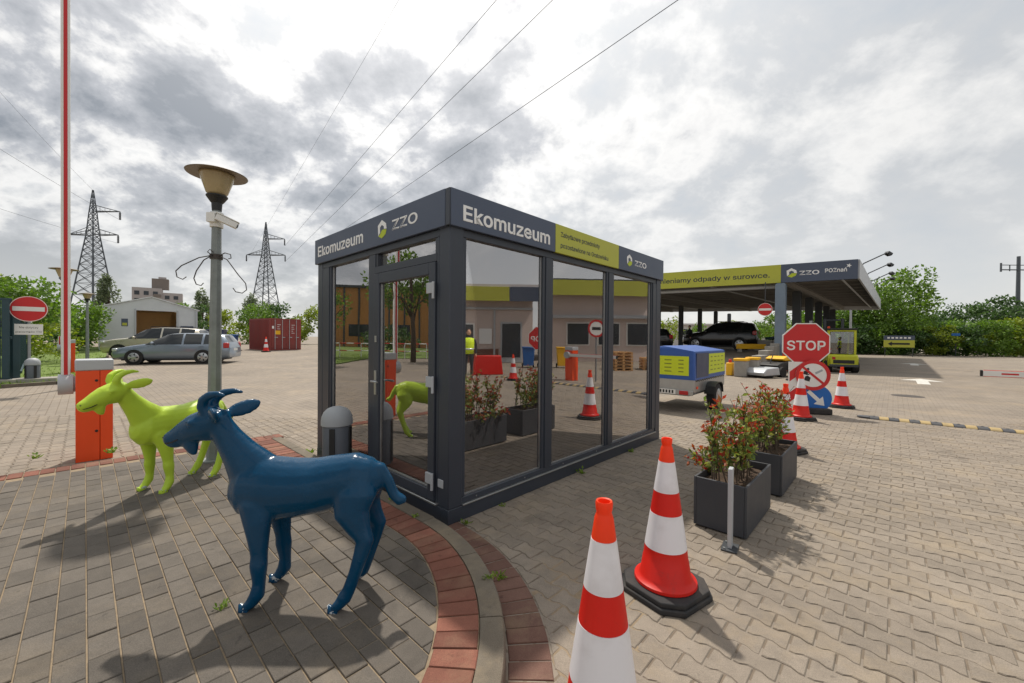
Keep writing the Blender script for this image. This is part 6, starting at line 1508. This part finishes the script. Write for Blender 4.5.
for k in range(8):
    x, y = -37.0 + 2.9 * k, 44.0 + 0.3 * k
    tree('hedge_bush', hn[k] + ' tall hedge bush from the left behind tent and container', 'hedge', (x, y, 0.3), 4.0 + 0.9 * rnd.random(), 2.0, 0.0, ('leaf_mid', 'leaf_dark', 'leaf_bright')[k % 3], 2400, 0.26, 140 + k, 'bushes behind tent and container', clumps=24, trunk=False, shape='hedge')
for k in range(4):
    tree('hedge_bush', hn[k] + ' hedge bush from the right, left of the white tent', 'hedge', (-36.5 - 3.1 * k, 33.5 - 1.2 * k, 0.2), 3.6 + 0.5 * k, 2.0, 0.0, ('leaf_mid', 'leaf_bright')[k % 2], 1800, 0.26, 160 + k, 'bushes left of the tent', clumps=22, trunk=False, shape='hedge')

# ================================================================== WEEDS
def weed(loc, label, s, seed):
    r_ = random.Random(seed); mb = MB(); s *= 0.72
    for k in range(int(12 + 8 * s)):
        a = r_.uniform(0, 6.28); d = Vector((math.cos(a), math.sin(a), r_.uniform(0.4, 1.6))); b = Vector((r_.gauss(0, .012), r_.gauss(0, .012), 0))
        leafquad(mb, b, d, rv(r_), r_.uniform(.02, .055) * s, 0.014 * s)
        if r_.random() < 0.5: leafquad(mb, b + d * 0.022 * s, d + rv(r_) * .8, rv(r_), .03 * s, .02 * s)
    o = mb.build('weed', 'grass_blade'); o.location = loc; tag(o, label, 'weed', 'small weeds in the paving joints')
weed((-1.42, 1.98, IH), 'weed in the paving beside the blue goat front hoof', 1.0, 1)
weed((-0.125, 2.26, IH), 'weed between red brick border and kerb', 0.9, 2)
weed((-0.05, 2.42, 0), 'weed at the foot of the kerb on the lower brick course', 1.1, 3)
weed((-0.72, 3.02, IH), 'weed by the kerb under the kiosk door', 0.8, 4)
weed((-0.95, 3.32, IH), 'weed at the kiosk threshold behind the goat tail', 1.4, 5)
weed(kworld(0.12, -0.07), 'weed at the near kiosk corner', 1.2, 6)
weed(kworld(0.55, -0.04), 'weed along the kiosk base left of the first mullion', 0.9, 7)
weed(kworld(1.75, -0.05), 'larger weed along the kiosk base under the middle pane', 1.6, 8)
weed(kworld(2.9, -0.04), 'weed along the kiosk base under the last pane', 1.3, 9)
weed((-4.55, 4.60, IH), 'weed right of the orange barrier cabinet foot', 1.8, 10)
weed((-5.15, 4.35, IH), 'weed left of the orange barrier cabinet foot', 1.8, 11)
weed((-2.45, 4.9, 0.0), 'weed behind the blue goat back', 2.2, 12)

# ================================================================== PEOPLE
def person(loc, rz, label, top, vest=False, sc=1.0):
    b = MB()
    b.tube([(0, 0, 0.86), (0, 0, 0.96), (0.01, 0, 1.10), (0.01, 0, 1.28), (0, 0, 1.42), (0, 0, 1.46)], [0.155, 0.165, 0.15, 0.175, 0.17, 0.09], 14, ell=[0.10, 0.11, 0.10, 0.115, 0.10, 0.07])
    b.tube([(0, 0, 1.44), (0.01, 0, 1.56)], [0.058, 0.052], 10)
    for s in (-1, 1):
        b.tube([(0, s * 0.09, 0.92), (0.01, s * 0.10, 0.70), (0.015, s * 0.105, 0.50), (-0.01, s * 0.11, 0.28), (-0.01, s * 0.115, 0.08)], [0.088, 0.08, 0.058, 0.055, 0.042], 12)
        b.tube([(-0.05, s * 0.115, 0.045), (0.06, s * 0.12, 0.045), (0.17, s * 0.125, 0.03)], [0.042, 0.045, 0.025], 10)
        b.tube([(0, s * 0.19, 1.40), (0.0, s * 0.235, 1.26), (0.01, s * 0.255, 1.12), (0.08, s * 0.25, 0.96), (0.12, s * 0.24, 0.90)], [0.06, 0.052, 0.043, 0.036, 0.028], 12)
    o = remeshed(b, 'person', top, 0.02, 3); o.location = loc; o.rotation_euler = (0, 0, rz); o.scale = (sc,) * 3; tag(o, label, 'person')
    h_ = MB(); h_.ball((0.01, 0, 1.64), (0.095, 0.075, 0.115), 16); h_.ball((0.105, 0, 1.625), (0.02, 0.014, 0.022), 8)
    for s in (-1, 1): h_.ball((0.0, s * 0.078, 1.63), (0.018, 0.01, 0.028), 8)
    h_ = remeshed(h_, 'head', 'skin', 0.01, 1, o)
    q = MB(); q.ball((-0.012, 0, 1.672), (0.10, 0.084, 0.098), 16); q.build('hair', 'hair', o, smooth=True)
    for s in (-1, 1):
        q = MB(); q.ball((0.135, s * 0.24, 0.87), (0.03, 0.022, 0.045), 10); 
        for k in range(4): q.tube([(0.12 + 0.016 * k, s * 0.24, 0.85), (0.125 + 0.016 * k, s * 0.24, 0.80 - 0.008 * (1.5 - abs(k - 1.5))), (0.12 + 0.014 * k, s * 0.235, 0.775)], [0.009, 0.0085, 0.006], 6)
        q.tube([(0.15, s * 0.225, 0.89), (0.175, s * 0.215, 0.86), (0.18, s * 0.212, 0.835)], [0.011, 0.009, 0.007], 6); q.build('hand', 'skin', o, smooth=True)
        q = MB(); q.ball((0.088, s * 0.03, 1.652), (0.012, 0.014, 0.008), 8); q.build('eye', 'black_print', h_)
    if vest:
        q = MB(); q.tube([(0, 0, 0.90), (0.01, 0, 1.10), (0.01, 0, 1.28), (0, 0, 1.42), (0, 0, 1.455)], [0.185, 0.175, 0.195, 0.19, 0.11], 18, ell=[0.128, 0.122, 0.135, 0.118, 0.085]); q.build('vest', 'hivis', o, smooth=True)
        q = MB(); q.tube([(0.01, 0, 1.04), (0.01, 0, 1.09)], [0.182, 0.182], 18, ell=[0.128, 0.128]); q.build('reflective_band', 'reflective', o, smooth=True)
    return o
person((13.0, 29.6, 0.74), R(200), 'distant person in dark clothes standing under the canopy', 'dark_cloth')
person((10.3, 2.75, 0), R(170), 'person in a yellow high-visibility vest mirrored in the first kiosk pane', 'dark_cloth', True)

# ================================================================== WHAT THE KIOSK GLASS MIRRORS (beyond the picture edges)
of = thing('gatehouse', 'pale gatehouse with navy and lime fascia mirrored in the kiosk panes', 'building', (19, 2, 0))
def ob(nm, m_, *b, par=of, bev=0):
    q = MB(); q.box(*b); return q.build(nm, m_, par, bevel=bev)
ob('wall', 'wall_render', 1.0, 9, -7, 4.0, 0, 3.9); ob('roof', 'warehouse_white', 0.4, 9.6, -7.6, 4.4, 3.901, 4.5); ob('gutter', 'light_grey_metal', 0.85, 0.99, -7, 4, 3.1, 3.22); ob('downpipe', 'light_grey_metal', 0.88, 0.98, 1.7, 1.8, 0, 3.1); ob('notice_board', 'white_print', 0.93, 0.985, 0.85, 1.6, 1.1, 2.0)
ob('fascia', 'lime_panel', 0.3, 0.399, -1.3, 2.6, 3.55, 4.35); ob('fascia', 'navy_panel', 0.3, 0.399, -7.6, -1.31, 3.55, 4.35); ob('fascia', 'navy_panel', 0.3, 0.399, 2.61, 4.4, 3.55, 4.35)
for y in (-5.5, -3.3, -0.9):
    w_ = ob('window', 'white_paint', 0.93, 0.999, y, y + 1.5, 1.0, 2.3); ob('pane', 'window_dark', 0.91, 0.929, y + 0.08, y + 1.42, 1.08, 2.22, par=w_)
w_ = ob('door', 'light_grey_metal', 0.93, 0.999, 2.1, 3.4, 0.02, 2.4); ob('pane', 'window_dark', 0.91, 0.929, 2.2, 3.3, 0.3, 2.3, par=w_)
ob('plinth', 'red_brick', 0.9, 0.929, -7, 2.0, 0.0, 0.8)
of2 = thing('weighbridge_office', 'grey office with lime fascia mirrored in the middle kiosk pane', 'building', (22, 11, 0))
q = MB(); q.box(0, 8, -3.5, 3, 0, 4.8); q.build('wall', 'wall_render', of2); q = MB(); q.box(-0.6, 8.6, -4, 3.4, 4.801, 5.2); q.build('roof', 'steel_dark', of2)
q = MB(); q.box(-0.72, -0.61, -4, 0.0, 4.15, 5.1); q.build('fascia', 'lime_panel', of2); q = MB(); q.box(-0.72, -0.61, 0.01, 3.4, 4.15, 5.1); q.build('fascia', 'lime_panel', of2)
for y in (-2.6, -0.6, 1.3):
    q = MB(); q.box(-0.06, -0.001, y, y + 1.5, 1.0, 2.5); w_ = q.build('window', 'white_paint', of2); q = MB(); q.box(-0.09, -0.061, y + .08, y + 1.42, 1.08, 2.42); q.build('pane', 'window_dark', w_)
q = MB(); q.box(-0.4, -0.001, -3.5, 3, 2.75, 2.95); q.build('cornice', 'light_grey_metal', of2)
s2 = thing('stop_sign', 'second red stop octagon mirrored in the first kiosk pane', 'road sign', (9.7, 5.15, 0), R(-92))
q = MB(); q.tube([(0, 0.03, 0), (0, 0.03, 1.9)], 0.03, 10); q.build('pole', 'galvanised', s2)
q = MB(); q.prism(octo(0.42), (0, 0, 1.45), X3, Z3, (0, -1, 0), 0, 0.01); q2 = q.build('plate', 'white_paint', s2)
q = MB(); q.prism(octo(0.40), (0, 0, 1.45), X3, Z3, (0, -1, 0), 0.0105, 0.013); q.build('red_field', 'red_paint', q2)
text('STOP', (0, -0.0135, 1.35), X3, Z3, 0.22, 'white_paint', q2, width=0.62, align='CENTER', bold=0.015)
s3 = thing('prohibition_sign', 'round red-ringed prohibition sign mirrored in the middle kiosk pane', 'road sign', (9.9, 7.1, 0), R(-92))
q = MB(); q.tube([(0, 0.03, 0), (0, 0.03, 2.1)], 0.03, 10); q.build('pole', 'galvanised', s3)
q = disc(MB(), (0, 0, 1.8), NX, NZ, 0.30, 0, 0.01); q2 = q.build('plate', 'white_paint', s3)
q = disc(MB(), (0, 0, 1.8), NX, NZ, 0.302, 0.0105, 0.014, r_in=0.235); o = q.build('red_ring', 'red_paint', q2); fix_normals(o)
q = MB(); q.box(-0.15, 0.15, -0.013, -0.0105, 1.75, 1.85); q.build('truck_symbol', 'black_print', q2)
cb = thing('crash_barrier_box', 'orange-red plastic crate barrier mirrored in the first kiosk pane', 'barrier', (12.4, 3.4, 0), R(80))
q = MB(); q.prism([(-0.6, 0), (0.6, 0), (0.5, 0.75), (-0.5, 0.75)], (0, -0.25, 0), X3, Z3, Y3, 0, 0.5); o = q.build('body', 'cone_red', cb, bevel=0.03); fix_normals(o)
q = MB(); q.box(-0.3, 0.3, -0.262, -0.252, 0.2, 0.6); q.build('white_panel', 'white_paint', cb)
# left mirror side: railing, verge, cladded hall and trees
rl = thing('railing', 'red and white striped railing mirrored in the kiosk door', 'railing', (-24.5, 4.0, 0))
for k in range(8):
    q = MB(); q.tube([(-0.15 * k, 1.5 * k, 0), (-0.15 * k, 1.5 * k, 1.0)], 0.03, 8); q.build('post', 'white_paint', rl)
for z in (0.5, 1.0):
    for k in range(22):
        q = MB(); q.tube([(-0.05 * k, 0.5 * k, z), (-0.05 * (k + 1), 0.5 * (k + 1), z)], 0.03, 8); q.build('rail', 'red_paint' if k % 2 else 'white_paint', rl)
q = MB(); q.add([(-25, -6, 0.02), (-25, 10.5, 0.02), (-60, 10.5, 0.02), (-60, -6, 0.02)], [(0, 3, 2, 1)]); struct(q.build('verge', 'lawn'))
hb = thing('ochre_hall', 'ochre clad hall mirrored in the kiosk side glass', 'building', (-50, 14, 0), R(-8))
q = MB(); q.box(-10, 0, -8, 16, 0, 7.6); q.build('wall', 'ochre_cladding', hb); q = MB(); q.box(-10.3, 0.3, -8.3, 16.3, 7.601, 7.9); q.build('roof', 'steel_dark', hb)
for k in range(13):
    q = MB(); q.box(0.001, 0.08, -7.8 + k * 1.85, -7.6 + k * 1.85, 0, 7.6); q.build('cladding_rib', 'steel_dark', hb)
for k in range(4):
    q = MB(); q.box(0.001, 0.05, -6 + k * 5, -3.5 + k * 5, 1.5, 3.0); q.build('window', 'window_dark', hb)
tree('tree', 'spreading tree mirrored in the kiosk door glass', 'tree', (-21, 7.2, 0), 6.8, 2.6, 2.6, 'leaf_mid', 3200, 0.22, 201)
tree('tree', 'slim tree mirrored in the kiosk side window', 'tree', (-24, 13.8, 0), 6.5, 1.7, 1.0, 'leaf_mid', 2200, 0.2, 202)
tree('bush', 'low bush mirrored left in the kiosk side window', 'bush', (-30, 10.8, 0), 2.6, 2.0, 0, 'leaf_dark', 1500, 0.22, 203, trunk=False)

def wheelie(loc, rz, label, m_):
    t_ = thing('wheelie_bin', label, 'bin', loc, rz, 'bins mirrored in the kiosk panes')
    q = MB(); q.prism([(-0.24, 0.1), (0.24, 0.1), (0.29, 0.95), (-0.29, 0.95)], (0, -0.28, 0), X3, Z3, Y3, 0, 0.56); o = q.build('body', m_, t_, bevel=0.02); fix_normals(o)
    q = MB(); q.box(-0.31, 0.31, -0.31, 0.33, 0.951, 1.02); q.build('lid', m_, t_, bevel=0.02)
    for sx in (-0.27, 0.27):
        q = MB(); q.tube([(sx - 0.03, 0.22, 0.1), (sx + 0.03, 0.22, 0.1)], 0.1, 16); q.build('wheel', 'tyre', t_)
wheelie((16.2, 5.4, 0), R(-88), 'blue wheelie bin mirrored left of the barrier', 'blue_plastic')
wheelie((16.3, 6.2, 0), R(-92), 'green wheelie bin mirrored beside the blue one', 'green_metal')
wheelie((16.2, 7.1, 0), R(-84), 'yellow wheelie bin mirrored beside the green one', 'yellow_paint')
for k, (x, y, n_) in enumerate(((15.0, 9.6, 6), (15.4, 11.2, 4), (15.6, 1.0, 5))):
    t_ = thing('pallet_stack', ('tall stack of wooden pallets mirrored in the last pane', 'lower stack of wooden pallets mirrored beside the tall one', 'stack of wooden pallets mirrored near the first mullion')[k], 'pallets', (x, y, 0), R(12 * k))
    for j in range(n_):
        q = MB(); z = j * 0.146
        for b in (-0.35, 0.0, 0.35): q.box(-0.6, 0.6, b - 0.05, b + 0.05, z + 0.022, z + 0.10)
        for b in range(6): q.box(-0.6 + b * 0.22, -0.5 + b * 0.22, -0.4, 0.4, z + 0.101, z + 0.123)
        for b in (-0.55, 0.0, 0.55): q.box(b - 0.05, b + 0.05, -0.4, 0.4, z, z + 0.021)
        q.build('pallet', 'tent_inside', t_)
t_ = thing('site_hut', 'dark brown timber hut mirrored at the first pane edge', 'hut', (14.6, -0.9, 0), R(-6))
for k in range(9):
    q = MB(); q.box(-0.02, 0.02, -1.2 + k * 0.25, -0.96 + k * 0.25, 0.1, 2.2); q.build('board', 'bark', t_)
q = MB(); q.box(0.021, 1.8, -1.2, 1.05, 0, 2.2); q.build('shell', 'bark', t_)
q = MB(); q.prism([(-1.4, 2.2), (1.25, 2.2), (-0.07, 2.75)], (-0.25, 0, 0), Y3, Z3, X3, 0, 2.3); o = q.build('roof', 'steel_dark', t_); fix_normals(o)
